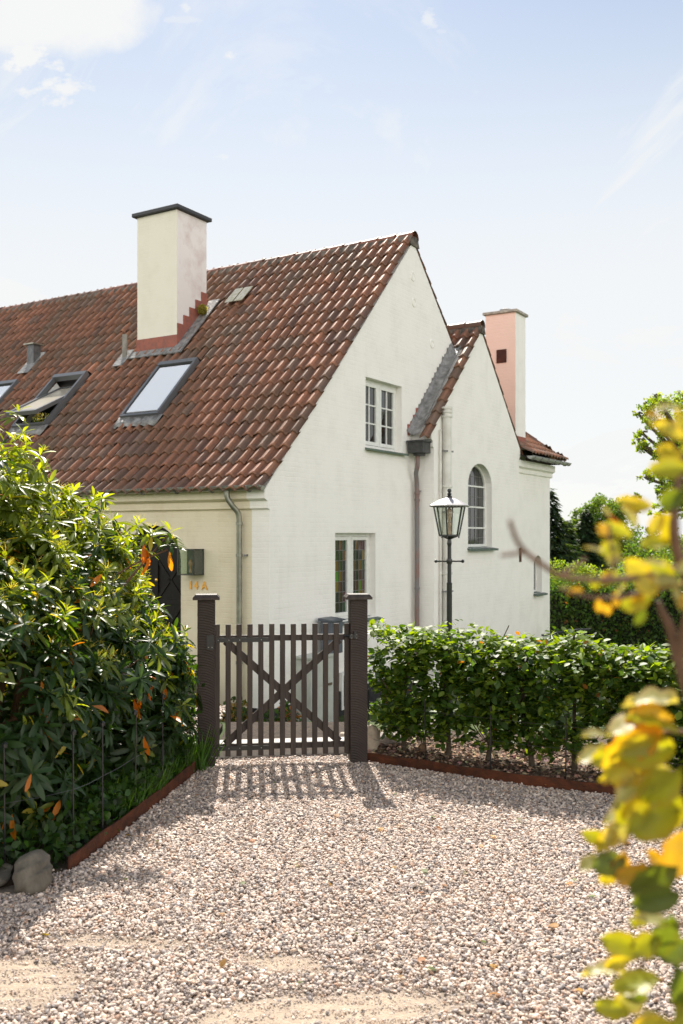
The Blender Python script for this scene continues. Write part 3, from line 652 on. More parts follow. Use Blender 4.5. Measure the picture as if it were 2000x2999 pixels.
# --- windows of the gable
def ring(mb, x0, x1, z0, z1, wd, y, dp):
    mb.box(((x0 + x1) / 2, y, z0 + wd / 2), (x1 - x0, dp, wd)); mb.box(((x0 + x1) / 2, y, z1 - wd / 2), (x1 - x0, dp, wd))
    mb.box((x0 + wd / 2, y, (z0 + z1) / 2), (wd, dp, z1 - z0 - 2 * wd)); mb.box((x1 - wd / 2, y, (z0 + z1) / 2), (wd, dp, z1 - z0 - 2 * wd))
def casement(x0, x1, z0, z1, y, cols, rows, lead, stained=None, sillmat='slate'):
    t = empty('window', (0, 0, 0), 0, house)
    mb = MB(); ring(mb, x0, x1, z0, z1, .055, y + .155, .07); xm = (x0 + x1) / 2; mb.box((xm, y + .152, (z0 + z1) / 2), (.06, .08, z1 - z0 - .11)); mb.build('frame', M['white'], t)
    for (a, b_) in ((x0 + .06, xm - .034), (xm + .034, x1 - .06)):
        mb = MB(); ring(mb, a, b_, z0 + .06, z1 - .06, .06, y + .135, .05)
        if not lead:
            for i in range(1, cols): mb.box((a + .06 + (b_ - a - .12) * i / cols, y + .137, (z0 + z1) / 2), (.024, .03, z1 - z0 - .24))
            for i in range(1, rows): mb.box(((a + b_) / 2, y + .139, z0 + .12 + (z1 - z0 - .24) * i / rows), (b_ - a - .12, .032, .024))
        sash = mb.build('sash', M['white'], t)
        if stained is None:
            mb = MB(); mb.box(((a + b_) / 2, y + .145, (z0 + z1) / 2), (b_ - a - .11, .006, z1 - z0 - .23)); mb.build('pane', M['glass_dark'], t)
        else:
            V = []; F = []; Cc = []; wA, wB, hA, hB = a + .055, b_ - .055, z0 + .115, z1 - .115
            for i in range(cols):
                for j in range(rows):
                    q = len(V); xa = wA + (wB - wA) * i / cols; xb = wA + (wB - wA) * (i + 1) / cols; za = hA + (hB - hA) * j / rows; zb = hA + (hB - hA) * (j + 1) / rows
                    ty = random.uniform(-.0015, .0015); V += [(xa, y + .145 + ty, za), (xb, y + .145 - ty, za), (xb, y + .145 + ty, zb), (xa, y + .145 - ty, zb)]; F.append((q, q + 1, q + 2, q + 3)); Cc += [stained[(i * rows + j + (0 if a < xm - .3 else 13)) % len(stained)]] * 4
            me_ = mesh_obj('pane', V, F, M['stained'], t, False, Cc)
        if lead:
            mb = MB()
            for i in range(1, cols): mb.box((a + .055 + (b_ - a - .11) * i / cols, y + .139, (z0 + z1) / 2), (.008, .008, z1 - z0 - .24))
            for i in range(1, rows): mb.box(((a + b_) / 2, y + .1385, z0 + .115 + (z1 - z0 - .23) * i / rows), (b_ - a - .12, .009, .009))
            mb.build('lead_came', M['cames'], t)
    mb = MB(); rt = Matrix.Rotation(R(-12), 3, 'X'); mb.box((xm + .03, y + .03, z0 - .025), (x1 - x0 + .10, .26, .035), Matrix.Rotation(R(9), 3, 'X')); mb.build('sill', M[sillmat], t)
    return t
M['cames'] = mat_plain('lead_came', (.22, .21, .21), .5, .6)
m, b, l = mat_new('stained_glass'); setin(b, .08, 0, .8); a = nn(m, 'ShaderNodeVertexColor', layer_name='col'); l(a.outputs[0], b.inputs['Base Color']); M['stained'] = m
cur = [(.05, .015, .02), (.02, .035, .01), (.10, .06, .01), (.012, .010, .008), (.05, .16, .012), (.03, .018, .010), (.09, .045, .012), (.008, .04, .012), (.06, .02, .018), (.13, .09, .015), (.02, .012, .012), (.09, .22, .015), (.03, .035, .012), (.07, .03, .012), (.008, .012, .014), (.07, .13, .015)]
random.seed(11); st = [tuple(min(1, v_ * 1.15) for v_ in random.choice(cur)) for _ in range(61)]
casement(*WU, 0, 2, 3, False)
casement(*WL, 0, 4, 7, True, st)
def arch_window(x0, x1, z0, zs, y, bars, cols, rows, rise, sillmat, fw=.05):
    t = empty('arched_window', (0, 0, 0), 0, house)
    e = .0; o_ = arch(x0, x1, z0, zs, 14, rise); i_ = arch(x0 + fw, x1 - fw, z0 + fw * 1.6, zs, 14, rise - fw)
    mb = MB(); mb.panel(o_, [i_], gfr(y + .14), .06)
    zt_ = zs + rise
    for zb in bars: mb.box(((x0 + x1) / 2, y + .155, zb), (x1 - x0 - 2 * fw, .03, .032))
    mb.build('frame', M['white'], t)
    mb = MB(); mb.panel(arch(x0 + fw - .01, x1 - fw + .01, z0 + fw, zs, 14, rise - fw + .01), [], gfr(y + .172), .006); mb.build('pane', M['glass_dark'], t)
    mb = MB(); c = (x0 + x1) / 2; r = (x1 - x0) / 2 - fw
    for i in range(1, cols):
        x = x0 + fw + (x1 - x0 - 2 * fw) * i / cols; h = zs + (rise - fw) * math.sqrt(max(0, 1 - ((x - c) / r) ** 2)); mb.box((x, y + .167, (z0 + fw + h) / 2), (.008, .007, h - z0 - fw))
    for zb in rows: mb.box((c, y + .1665, zb), (2 * r, .008, .009))
    mb.build('lead_came', M['cames'], t)
    mb = MB(); mb.box((c + .03, y + .02, z0 - .02), (x1 - x0 + .12, .26, .04), Matrix.Rotation(R(9), 3, 'X')); mb.build('sill', M[sillmat], t)
# --- second gable (wing)
Y2 = -.40; AX2, AZ2 = 6.724, 5.84
W2 = (6.09, 7.31, 1.40, 2.62)
mb = MB(); outl = [(4.566, -1.5), (4.566, 3.24), (4.52, 3.26), (4.52, 3.36), (4.46, 3.40), (4.46, AZ2 - .04 - (AX2 - 4.46) * 1.0), (AX2, AZ2 - .04), (8.93, AZ2 - .04 - (8.93 - AX2) * 1.02), (8.93, 3.40), (8.86, 3.30), (8.86, -1.5)]
mb.panel(outl, [arch(W2[0], W2[1], W2[2], W2[3], 14, .47)], gfr(Y2), .396); mb.build('wing_wall', M['gable'], house)
arch_window(W2[0], W2[1], W2[2], W2[3], Y2, (1.80, 2.22, 2.64), 5, (1.6, 2.01, 2.43, 2.84), .47, 'slate', .045)
c2 = 1 / math.sqrt(2)
r2 = empty('wing_roof', (0, 0, 0), 0, house)
n2r = 10; sl2 = (AX2 - 4.28) / c2
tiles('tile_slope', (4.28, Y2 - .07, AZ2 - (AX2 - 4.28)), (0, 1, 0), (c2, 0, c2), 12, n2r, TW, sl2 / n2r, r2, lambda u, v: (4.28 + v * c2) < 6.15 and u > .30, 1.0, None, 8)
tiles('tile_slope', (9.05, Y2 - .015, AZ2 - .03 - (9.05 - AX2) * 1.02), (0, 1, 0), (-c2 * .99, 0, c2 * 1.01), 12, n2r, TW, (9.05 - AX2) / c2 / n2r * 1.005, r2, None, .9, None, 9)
ridge('ridge_tiles', (AX2, Y2 - .05, AZ2 + .04), (AX2, 2.1, AZ2 + .04), r2, 7, .11, 3)
mb = MB(); mb.prism([(AX2 - .15, AZ2 - .13), (AX2 - .09, AZ2 + .02), (AX2 + .09, AZ2 + .02), (AX2 + .15, AZ2 - .13)], lambda u, v, w_: (u, w_, v), Y2 - .045, 2.0); mb.build('ridge_mortar', M['mortar'], r2)
# lead gutter and stepped flashing where the wing roof meets the gable
V = []; F = []
nL = 26
for i in range(nL + 1):
    x = 4.30 + (6.22 - 4.30) * i / nL; z = AZ2 - (AX2 - x); wv = .012 * math.sin(i * 2.1) + .008 * math.sin(i * .9)
    wd_ = .13 - .04 * i / nL
    V += [(x - .05, -.004, z + .14), (x, -.05, z + .065 + wv), (x + .0, -.09 - wd_ * .45, z + .055 + wv), (x + .02, -.10 - wd_, z + .085)]
for i in range(nL):
    for k in range(3): a = i * 4 + k; F.append((a, a + 1, a + 5, a + 4))
mb = MB(); mb.add(V, F); o = mb.build('lead_gutter', M['lead'], r2); o.modifiers.new('th', 'SOLIDIFY').thickness = .006
mb = MB(); mr = MB()
for i in range(17):
    x = 4.27 + i * .112; z = AZ2 - (AX2 - x); q = (mr if i < 4 else mb); q.box((x + .05, -.010 - .002 * (i % 2), z + .16 + random.uniform(-.02, .03)), (.085, .008, .20 + random.uniform(-.02, .02)), Matrix.Rotation(R(random.uniform(-3, 3)), 3, 'Y'))
mb.build('step_flashing', M['lead'], r2); mr.build('step_flashing', M['redpaint'], r2)
# --- third volume with hipped roof
Y3 = -.30; W3 = (10.08, 10.64, .30, .93)
mb = MB(); mb.panel([(8.861, -1.9), (11.19, -1.9), (11.19, 3.03), (8.861, 3.03)], [arch(W3[0], W3[1], W3[2], W3[3], 12, .25)], gfr(Y3), .296)
mb.build('annexe_wall', M['gable'], house)
mb = MB(); mb.box((11.04, 2.1, .56), (.3, 4.19, 4.94)); mb.build('annexe_side_wall', M['front'], house)
pr = [(0, 3.03), (-.035, 3.05), (-.035, 3.14), (-.10, 3.18), (-.10, 3.32), (.15, 3.38), (.15, 3.03)]
mb = MB(); mb.prism(pr, lambda u, v, w_: (w_, Y3 + u, v), 8.861, 11.29); mb.build('annexe_cornice', M['gable'], house)
arch_window(W3[0], W3[1], W3[2], W3[3], Y3, (), 4, (.44, .60, .76, .92, 1.05), .25, 'slate', .035)
r3 = empty('annexe_roof', (0, 0, 0), 0, house)
k3 = .86; c3 = 1 / math.sqrt(1 + k3 * k3); cur3 = lambda v: .10 * max(0, 1 - v / .8) ** 2
xr3 = 11.52
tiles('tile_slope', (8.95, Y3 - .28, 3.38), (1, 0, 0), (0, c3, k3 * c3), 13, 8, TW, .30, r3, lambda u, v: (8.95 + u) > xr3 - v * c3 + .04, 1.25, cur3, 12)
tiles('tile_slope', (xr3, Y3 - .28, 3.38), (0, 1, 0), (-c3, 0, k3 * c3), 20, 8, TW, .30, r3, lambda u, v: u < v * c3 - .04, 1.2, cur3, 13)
ridge('hip_tiles', (xr3 - .03, Y3 - .25, 3.46), (xr3 - 1.9, Y3 - .28 + 1.9, 3.40 + 1.9 * k3 + .05), r3, 7, .085, 4)
mb = MB(); mb.add([(8.95, Y3 - .2, 3.36), (xr3 - .1, Y3 - .2, 3.36), (xr3 - 2.1, Y3 + 1.8, 5.0), (8.95, Y3 + 1.8, 5.0), (xr3 - .1, 4, 3.36), (xr3 - 2.1, 4, 5.0)], [(0, 1, 2, 3), (1, 4, 5, 2)]); mb.build('roof_deck', mat_plain('dark_board_annexe', (.03, .024, .02), .9), r3)

# --- second chimney, pink on its side
c2m = empty('chimney', (0, 0, 0), 0, house)
cx0, cx1, cy0, cy1 = 9.17, 9.80, -.20, .52; zt2 = 6.66
mb = MB(); mb.box(((cx0 + cx1) / 2, (cy0 + cy1) / 2, (zt2 + 3.36) / 2), (cx1 - cx0, cy1 - cy0, zt2 - 3.36)); o = mb.build('chimney_stack', M['gable'], c2m)
M['pink'] = mat_wall('pink_limewash', (.88, .63, .54), (.78, .54, .46), 'y', .3, .7); o.data.materials.append(M['pink'])
for p in o.data.polygons:
    if p.normal.x < -.9: p.material_index = 1
mb = MB(); mb.box(((cx0 + cx1) / 2, (cy0 + cy1) / 2, zt2 + .035), (cx1 - cx0 + .11, cy1 - cy0 + .11, .06), None, .008); mb.build('chimney_cap', mat_noise('concrete_cap', (.50, .46, .40), (.28, .25, .22), 12, .9, .4), c2m)
mb = MB(); mb.lathe([(.10, 0), (.10, .05), (.135, .06), (.135, .085), (.02, .12)], ((cx0 + cx1) / 2, (cy0 + cy1) / 2, zt2 + .07), 16); mb.build('chimney_cowl', M['lead'], c2m, True)
mb = MB(); mb.box((cx0 - .005, .13, 5.70), (.03, .235, .30)); mb.build('soot_door', mat_noise('brown_iron', (.09, .025, .015), (.05, .015, .01), 10, .7, .3), c2m)
mb = MB(); mb.box(((cx0 + cx1) / 2, cy0 - .006, 3.78), (cx1 - cx0 + .01, .014, .22)); mb.build('chimney_flashing', M['redpaint'], c2m)
# --- gutters and downpipes
def half_gutter(p0, p1, r, parent, mat, up=Vector((0, 0, 1)), name='gutter', nb=12):
    t = empty(name, (0, 0, 0), 0, parent); p0 = Vector(p0); p1 = Vector(p1); d = (p1 - p0).normalized(); s = d.cross(up).normalized()
    V = []; F = []; n_ = 10
    for P_ in (p0, p1):
        for k in range(n_ + 1): a = math.pi * k / n_; V.append(P_ + s * (-math.cos(a) * r) - up * (math.sin(a) * r))
    for k in range(n_): F.append((k, k + 1, k + n_ + 2, k + n_ + 1))
    F.append(tuple(range(n_ + 1))); F.append(tuple(range(n_ + 1, 2 * n_ + 2))[::-1])
    mb = MB(); mb.add(V, F); o = mb.build('gutter_channel', mat, t, True); md = o.modifiers.new('th', 'SOLIDIFY'); md.thickness = .004
    mb = MB(); mb.tube([p0 + s * r, p1 + s * r], .009, 6); mb.tube([p0 - s * r, p1 - s * r], .009, 6); mb.build('gutter_bead', mat, t, True)
    L_ = (p1 - p0).length
    for i in range(nb):
        mb = MB(); c = p0 + d * (L_ * (i + .35) / nb); pts = [c + s * (-math.cos(math.pi * k / 8) * (r + .006)) - up * (math.sin(math.pi * k / 8) * (r + .006)) for k in range(9)]
        for k in range(8): mb.bar(pts[k], pts[k + 1], .03, .006, d)
        mb.build('gutter_bracket', M['lead'], t)
    return t
half_gutter((-.215, -.03, 2.355), (-.215, 13.5, 2.355), .068, house, M['zinc'], nb=20)
half_gutter((8.92, Y3 - .33, 3.40), (11.62, Y3 - .33, 3.40), .065, house, mat_noise('pale_zinc', (.45, .46, .44), (.33, .34, .32), 8, .5, .1, metal=.4), name='annexe_gutter', nb=6)
def pipe(name, path, r, mat, parent, collars=(), clamps=(), seg=12):
    t = empty(name, (0, 0, 0), 0, parent); mb = MB(); mb.tube(path, r, seg); mb.build('pipe', mat, t, True)
    if collars:
        for c in collars: mb = MB(); c = Vector(c); mb.tube([c - Vector((0, 0, .025)), c - Vector((0, 0, .02)), c + Vector((0, 0, .02)), c + Vector((0, 0, .025))], [r, r * 1.22, r * 1.22, r], seg); mb.build('collar', mat, t, True)
    if clamps:
        for (p, q) in clamps: mb = MB(); mb.bar(p, q, .022, .03); mb.build('clamp', M['lead'], t)
def curve(pts, n=6):
    P = [Vector(p) for p in pts]; out_ = []
    for i in range(len(P) - 1):
        p0, p1, p2, p3 = P[max(i - 1, 0)], P[i], P[i + 1], P[min(i + 2, len(P) - 1)]
        for k in range(n):
            t = k / n; out_.append(.5 * ((2 * p1) + (-p0 + p2) * t + (2 * p0 - 5 * p1 + 4 * p2 - p3) * t * t + (-p0 + 3 * p1 - 3 * p2 + p3) * t ** 3))
    return out_ + [P[-1]]
pipe('downpipe', curve([(-.215, .60, 2.32), (-.215, .60, 2.20), (-.17, .545, 2.08), (-.09, .50, 1.97), (-.07, .495, 1.84)]) + [Vector((-.07, .495, -1.2))], .041, M['zinc'], house, [(-.07, .495, 1.82), (-.07, .495, 1.36), (-.07, .495, -.2)], [((-.07, .40, 1.36), (.0, .40, 1.36))])
M['rustpipe'] = mat_noise('rusty_grey_pipe', (.20, .19, .19), (.24, .15, .13), 3, .6, .2, 20, lo=.45, hi=.6, metal=.2)
pipe('downpipe', curve([(4.36, -.17, 3.12), (4.36, -.17, 2.92), (4.40, -.12, 2.78), (4.47, -.10, 2.62), (4.48, -.10, 2.45)]) + [Vector((4.48, -.10, -1.2))], .042, M['rustpipe'], house, [(4.48, -.10, 2.42), (4.48, -.10, 2.30), (4.48, -.10, .68)], [((4.44, -.09, 2.46), (4.62, -.15, 2.46))])
mb = MB(); mb.box((4.37, -.20, 3.24), (.30, .30, .20)); mb.box((4.37, -.20, 3.35), (.35, .35, .03)); mb.box((4.37, -.20, 3.12), (.16, .16, .06)); mb.build('rain_hopper', mat_noise('dark_zinc_hopper', (.10, .10, .10), (.05, .05, .05), 9, .6, .2, metal=.3), house)
M['whitepipe'] = mat_noise('painted_pipe', (.76, .75, .70), (.62, .60, .55), 4, .6, .2, 20)
pipe('painted_pipe', [Vector((4.93, Y2 - .09, 4.00)), Vector((4.93, Y2 - .09, -1.3))], .085, M['whitepipe'], house, [(4.93, Y2 - .09, z_) for z_ in (4.0, 3.93, 3.85, 2.55, .95)], [((4.74, Y2 - .10, z_), (5.02, Y2 - .17, z_)) for z_ in (3.20, 2.08, .62)])
pipe('thin_pipe', [Vector((4.76, Y2 - .04, 3.6)), Vector((4.76, Y2 - .04, -1.3))], .022, M['whitepipe'], house, seg=8)
# anchors and oddments on the gables
for (x, z_) in ((4.50, 6.40), (4.54, 5.93), (5.3, 5.3)):
    mb = MB(); mb.lathe([(.085, 0), (.08, .012), (.06, .014), (.055, .006), (.001, .006)], (0, 0, 0), 18); o = mb.build('wall_anchor', M['gable'], house, True); o.rotation_euler = (R(90), 0, 0); o.location = (x, -.001, z_)
mb = MB(); mb.box((9.17, Y3 - .004, 1.21), (.17, .016, .31)); mb.build('rusty_plate', mat_noise('rusty_plate', (.10, .045, .03), (.05, .025, .02), 10, .8, .3), house)

# --- wall lantern beside the door
def Hw(x, y, z): return house.matrix_basis @ Vector((x, y, z))
wl = empty('wall_lantern', Hw(0, 1.36, .95), A); tag(wl, 'black box lantern on the wall between the door and the downpipe', 'wall lamp')
Lx = -.14
mb = MB()
for y in (-.15, .15):
    for x in (-.02, -.24): mb.box((x, y, .30), (.016, .016, .37))
for z_ in (.115, .49): mb.box((-.13, 0, z_), (.24, .32, .014))
mb.build('frame', M['blackmetal'], wl)
m, b, l = mat_new('lantern_glass'); tr = nn(m, 'ShaderNodeBsdfTransparent'); gl = nn(m, 'ShaderNodeBsdfGlossy'); gl.inputs['Roughness'].default_value = .03; ms = nn(m, 'ShaderNodeMixShader'); ms.inputs[0].default_value = .07
tr.inputs[0].default_value = (.91, .95, .92, 1); gl.inputs[0].default_value = (1, 1, 1, 1)
l(tr.outputs[0], ms.inputs[1]); l(gl.outputs[0], ms.inputs[2]); l(ms.outputs[0], m.node_tree.nodes['Material Output'].inputs[0]); M['lglass'] = m
mb = MB(); mb.box((-.242, 0, .30), (.004, .29, .36)); mb.box((-.13, -.152, .30), (.21, .004, .36)); mb.box((-.13, .152, .30), (.21, .004, .36)); mb.build('glass_pane', M['lglass'], wl)
mb = MB(); mb.box((-.02, 0, .30), (.012, .28, .36)); mb.build('back_plate', mat_plain('lantern_back', (.02, .022, .02), .5), wl)
mb = MB(); mb.lathe([(.02, 0), (.02, .06), (.012, .07), (.03, .12), (.032, .15), (.015, .19), (.002, .2)], (-.13, 0, .14), 12); mb.build('bulb', mat_plain('amber_bulb', (.30, .14, .06), .1), wl, True)
# --- house number
num = empty('house_number', Hw(-.012, 1.32, .895), A); tag(num, 'gold house number 14A on the front wall under the wall lantern', 'house number')
gold = mat_plain('gold_letter', (.80, .42, .08), .35, .35)
for ch_, off in (('1', .135), ('4', .03), ('A', -.125)):
    cu = bpy.data.curves.new('numeral', 'FONT'); cu.body = ch_; cu.size = .165; cu.extrude = .006; cu.align_x = 'CENTER'; cu.offset = .003
    tmp = bpy.data.objects.new('numeral', cu); col.objects.link(tmp); dg = bpy.context.evaluated_depsgraph_get(); me_ = bpy.data.meshes.new_from_object(tmp.evaluated_get(dg)); bpy.data.objects.remove(tmp)
    me_.materials.clear(); me_.materials.append(gold); o = bpy.data.objects.new('numeral', me_); col.objects.link(o); o.parent = num
    o.rotation_euler = (R(90), 0, R(-90)); o.location = (0, off, -.055)
# --- flower pot in the open roof window
c = rpt(1.235, 6.12, -.02); cw = house.matrix_basis @ c
fp = empty('flower_pot', cw, 0); tag(fp, 'cream flowers in a pot inside the open roof window', 'potted flowers')
mb = MB(); mb.lathe([(.05, -.12), (.07, .0), (.075, .0), (.075, .015), (.06, .015)], (0, 0, 0), 14); mb.build('pot', mat_plain('terracotta', (.35, .14, .08), .8), fp, True)
p = unit(260) * np.array((.17, .12, .07)) + np.array((0, 0, .11)); scatter('petals', *DI, p, rot_frames(unit(260), unit(260)), np.full(260, .045), vcol(260, (.75, .70, .42), .1), M['tree_leaf'], fp, False)
p = unit(160) * np.array((.16, .11, .06)) + np.array((0, 0, .04)); scatter('foliage', *DI, p, rot_frames(unit(160) + np.array((0, 0, .6)), unit(160)), np.full(160, .07), vcol(160, (.08, .14, .03), .2), M['tree_leaf'], fp, False)

# --- utility cabinet and mailbox on the gable
ub = empty('utility_cabinet', Hw(.93, -.16, -1.22), A); tag(ub, 'pale grey utility cabinet against the gable wall seen through the gate', 'cabinet')
lg = mat_noise('grey_green_paint', (.50, .52, .47), (.42, .44, .40), 6, .5, .1)
mb = MB(); mb.box((0, 0, .52), (.62, .30, 1.04), None, .01); mb.box((0, -.01, 1.055), (.68, .36, .03)); mb.build('cabinet_body', lg, ub)
mb = MB(); mb.box((0, -.154, .82), (.56, .012, .38)); mb.box((0, -.154, .36), (.56, .012, .46)); mb.build('cabinet_door', lg, ub)
mb = MB(); mb.box((.18, -.165, .62), (.10, .02, .035)); mb.build('handle', mat_plain('brown_latch', (.10, .07, .04), .6), ub)
mp_ = empty('mailbox', Hw(1.36, -.20, -1.22), A); tag(mp_, 'slate grey mailbox with sloping lid on a post behind the gate', 'mailbox')
gm = mat_noise('slate_grey_metal', (.12, .135, .16), (.09, .10, .12), 9, .45, .05, metal=.2)
mb = MB(); mb.box((0, 0, 1.30), (.34, .20, .50), None, .008); mb.build('box', gm, mp_)
mb = MB(); mb.prism([(-.13, 1.552), (.13, 1.552), (.13, 1.60), (-.13, 1.575)], lambda u, v, w_: (w_, u, v), -.19, .19); mb.build('lid', gm, mp_)
mb = MB(); mb.box((0, 0, .52), (.07, .05, 1.05)); mb.build('post', gm, mp_)
bw = empty('basement_window', (0, 0, 0), 0, house)
mb = MB(); ring(mb, 1.9, 2.7, -1.15, -.55, .05, -.035, .05); mb.build('frame', M['white'], bw)
mb = MB(); mb.box((2.3, -.02, -.85), (.74, .01, .54)); mb.build('pane', M['glass_dark'], bw)

# ================================================================== LAMP POST
lp = empty('lamp_post', (1.354, 12.0, -1.15)); tag(lp, 'black iron garden lamp post with glass lantern in front of the white gable', 'lamp post')
mb = MB(); mb.lathe([(.10, 0), (.10, .04), (.055, .07), (.045, .12), (.035, .4), (.034, 2.17), (.036, 2.20), (.026, 2.21), (.024, 2.66)], (0, 0, 0), 16)
mb.build('pole', M['blackmetal'], lp, True)
mb = MB(); zc = 2.475; mb.tube([(-.165, 0, zc), (.165, 0, zc)], .0095, 8); 
for s in (-1, 1): mb.lathe([(.001, -.022), (.015, -.016), (.022, 0), (.015, .016), (.001, .022)], (s * .168, 0, zc), 10)
mb.lathe([(.032, -.03), (.036, -.02), (.036, .02), (.032, .03)], (0, 0, zc), 14); mb.build('ladder_bar', M['blackmetal'], lp, True)
ln = empty('lantern', (0, 0, 2.80), 0, lp)
rb, rt_, hb, ht = .13, .205, 0.0, .36
mb = MB(); sg = 6; ph = R(12)
def hx(r, z, k): a = 2 * math.pi * k / sg + ph; return Vector((r * math.cos(a), r * math.sin(a), z))
for k in range(sg):
    mb.bar(hx(rb, hb, k), hx(rt_, ht, k), .016, .016); mb.bar(hx(rb, hb, k), hx(rb, hb, k + 1), .018, .02); mb.bar(hx(rt_, ht, k), hx(rt_, ht, k + 1), .014, .014)
    if k % 2 == 0: mb.box(hx(rb - .005, hb - .02, k), (.015, .015, .03))
mb.lathe([(.02, -.15), (.03, -.10), (.024, -.05), (.12, -.012), (.12, 0)], (0, 0, 0), 12); mb.build('lantern_frame', M['blackmetal'], ln)
mb = MB()
for k in range(sg):
    a, b_, c, d_ = hx(rb - .004, hb, k), hx(rb - .004, hb, k + 1), hx(rt_ - .004, ht, k + 1), hx(rt_ - .004, ht, k); mb.add([a, b_, c, d_], [(0, 1, 2, 3)])
mb.build('glass_pane', M['lglass'], ln)
V = []; F = []; ns = 96
for (r, z_, sc_) in ((.246, ht + .005, 1), (.243, ht + .018, 0), (.125, ht + .085, 0), (.03, ht + .115, 0)):
    for k in range(ns):
        a = 2 * math.pi * k / ns + ph; q = math.cos(math.pi / sg) / math.cos((a - ph) % (2 * math.pi / sg) - math.pi / sg) * 1.06
        V.append((r * q * math.cos(a), r * q * math.sin(a), z_ - (.009 * abs(math.sin(k * math.pi / 3)) if sc_ else 0)))
F = [(i * ns + k, i * ns + (k + 1) % ns, (i + 1) * ns + (k + 1) % ns, (i + 1) * ns + k) for i in range(3) for k in range(ns)]
mb = MB(); mb.add(V, F); o = mb.build('lantern_roof', mat_noise('galvanised_grey', (.42, .41, .42), (.34, .33, .34), 8, .45, .05, metal=.55), ln, True); md = o.modifiers.new('th', 'SOLIDIFY'); md.thickness = .004
mb = MB(); mb.lathe([(.035, ht + .10), (.035, ht + .13), (.018, ht + .14), (.03, ht + .155), (.022, ht + .17), (.012, ht + .175), (.024, ht + .19), (.027, ht + .205), (.016, ht + .225), (.001, ht + .23)], (0, 0, 0), 14); mb.build('finial', M['blackmetal'], ln, True)
mb = MB(); mb.lathe([(.024, .0), (.024, .12), (.028, .125), (.028, .16), (.018, .17), (.03, .23), (.038, .27), (.036, .31), (.014, .345), (.002, .35)], (0, 0, 0), 14)
m, b, l = mat_new('bulb_glass'); setin(b, .05, 0, .8, (.55, .42, .32)); b.inputs['Transmission Weight'].default_value = .6; mb.build('bulb', m, ln, True)

# ================================================================== GATE
PL = (-.961, 6.80); PR = (.118, 6.93)
def post(c, w_, h, label, zt_):
    t = empty('gate_post', (c[0], c[1], 0), math.atan2(PR[1] - PL[1], PR[0] - PL[0])); tag(t, label, 'gate post')
    mb = MB(); mb.box((0, 0, (zt_ - .3) / 2), (w_, w_, zt_ + .3), None, .004); mb.build('shaft', M['post'], t)
    mb = MB(); q = .09; s1 = .094
    mb.add([(-s1, -s1, zt_), (s1, -s1, zt_), (s1, s1, zt_), (-s1, s1, zt_), (-s1, -s1, zt_ + .015), (s1, -s1, zt_ + .015), (s1, s1, zt_ + .015), (-s1, s1, zt_ + .015), (-s1 + .02, -s1 + .02, zt_ + .036), (s1 - .02, -s1 + .02, zt_ + .036), (s1 - .02, s1 - .02, zt_ + .036), (-s1 + .02, s1 - .02, zt_ + .036)],
           [(0, 3, 2, 1), (0, 1, 5, 4), (1, 2, 6, 5), (2, 3, 7, 6), (3, 0, 4, 7), (4, 5, 9, 8), (5, 6, 10, 9), (6, 7, 11, 10), (7, 4, 8, 11), (8, 9, 10, 11)])
    mb.build('cap', M['gate'], t); return t
# post timber: arching saw marks as fine relief
m, b, l = mat_new('sawn_post_wood'); setin(b, .6, 0, .35)
t = nn(m, 'ShaderNodeTexCoord'); wv_ = nn(m, 'ShaderNodeTexWave', wave_type='RINGS', rings_direction='SPHERICAL'); mp = nn(m, 'ShaderNodeMapping'); l(t.outputs['Object'], mp.inputs[0]); mp.inputs['Location'].default_value = (.12, 0, .45); mp.inputs['Scale'].default_value = (2.6, 1, 1); l(mp.outputs[0], wv_.inputs[0])
wv_.inputs['Scale'].default_value = 17; wv_.inputs['Distortion'].default_value = 1.4; wv_.inputs['Detail'].default_value = 3; wv_.inputs['Detail Scale'].default_value = 2
nq = nn(m, 'ShaderNodeTexNoise'); l(t.outputs['Object'], nq.inputs[0]); nq.inputs['Scale'].default_value = 9; nq.inputs['Detail'].default_value = 6
x = nn(m, 'ShaderNodeMix', data_type='RGBA'); l(nq.outputs[0], x.inputs[0]); x.inputs[6].default_value = (.016, .011, .009, 1); x.inputs[7].default_value = (.048, .033, .027, 1); l(x.outputs[2], b.inputs['Base Color'])
bp = nn(m, 'ShaderNodeBump'); bp.inputs['Strength'].default_value = .3; bp.inputs['Distance'].default_value = .008; l(wv_.outputs[0], bp.inputs['Height']); l(bp.outputs[0], b.inputs['Normal']); M['post'] = m
post(PL, .124, 1.19, 'dark brown gate post on the left beside the rhododendron', 1.195)
post(PR, .126, 1.19, 'dark brown gate post on the right beside the beech hedge', 1.19)
ga = math.atan2(PR[1] - PL[1], PR[0] - PL[0])
gt = empty('garden_gate', ((PL[0] + PR[0]) / 2, (PL[1] + PR[1]) / 2, 0), ga); tag(gt, 'dark brown picket gate with X brace between two square posts', 'gate')
W_ = .0775
for i in range(13):
    mb = MB(); x = (i - 6) * W_ - .003; mb.box((x, -.012, .545 + random.uniform(-.002, .002)), (.0375, .018, .94), Matrix.Rotation(R(random.uniform(-.15, .15)), 3, 'Y'), .002); mb.build('picket', M['gate'], gt)
for z_ in (.915, .14):
    mb = MB(); mb.box((-.003, .012, z_), (.975, .028, .042), None, .002); mb.build('rail', M['gate'], gt)
for s in (-1, 1):
    mb = MB(); mb.bar((-s * .41, .013 + .001 * s, .16), (s * .41, .013 + .001 * s, .895), .052, .022, (0, 1, 0)); o = mb.build('brace', M['gate'], gt)
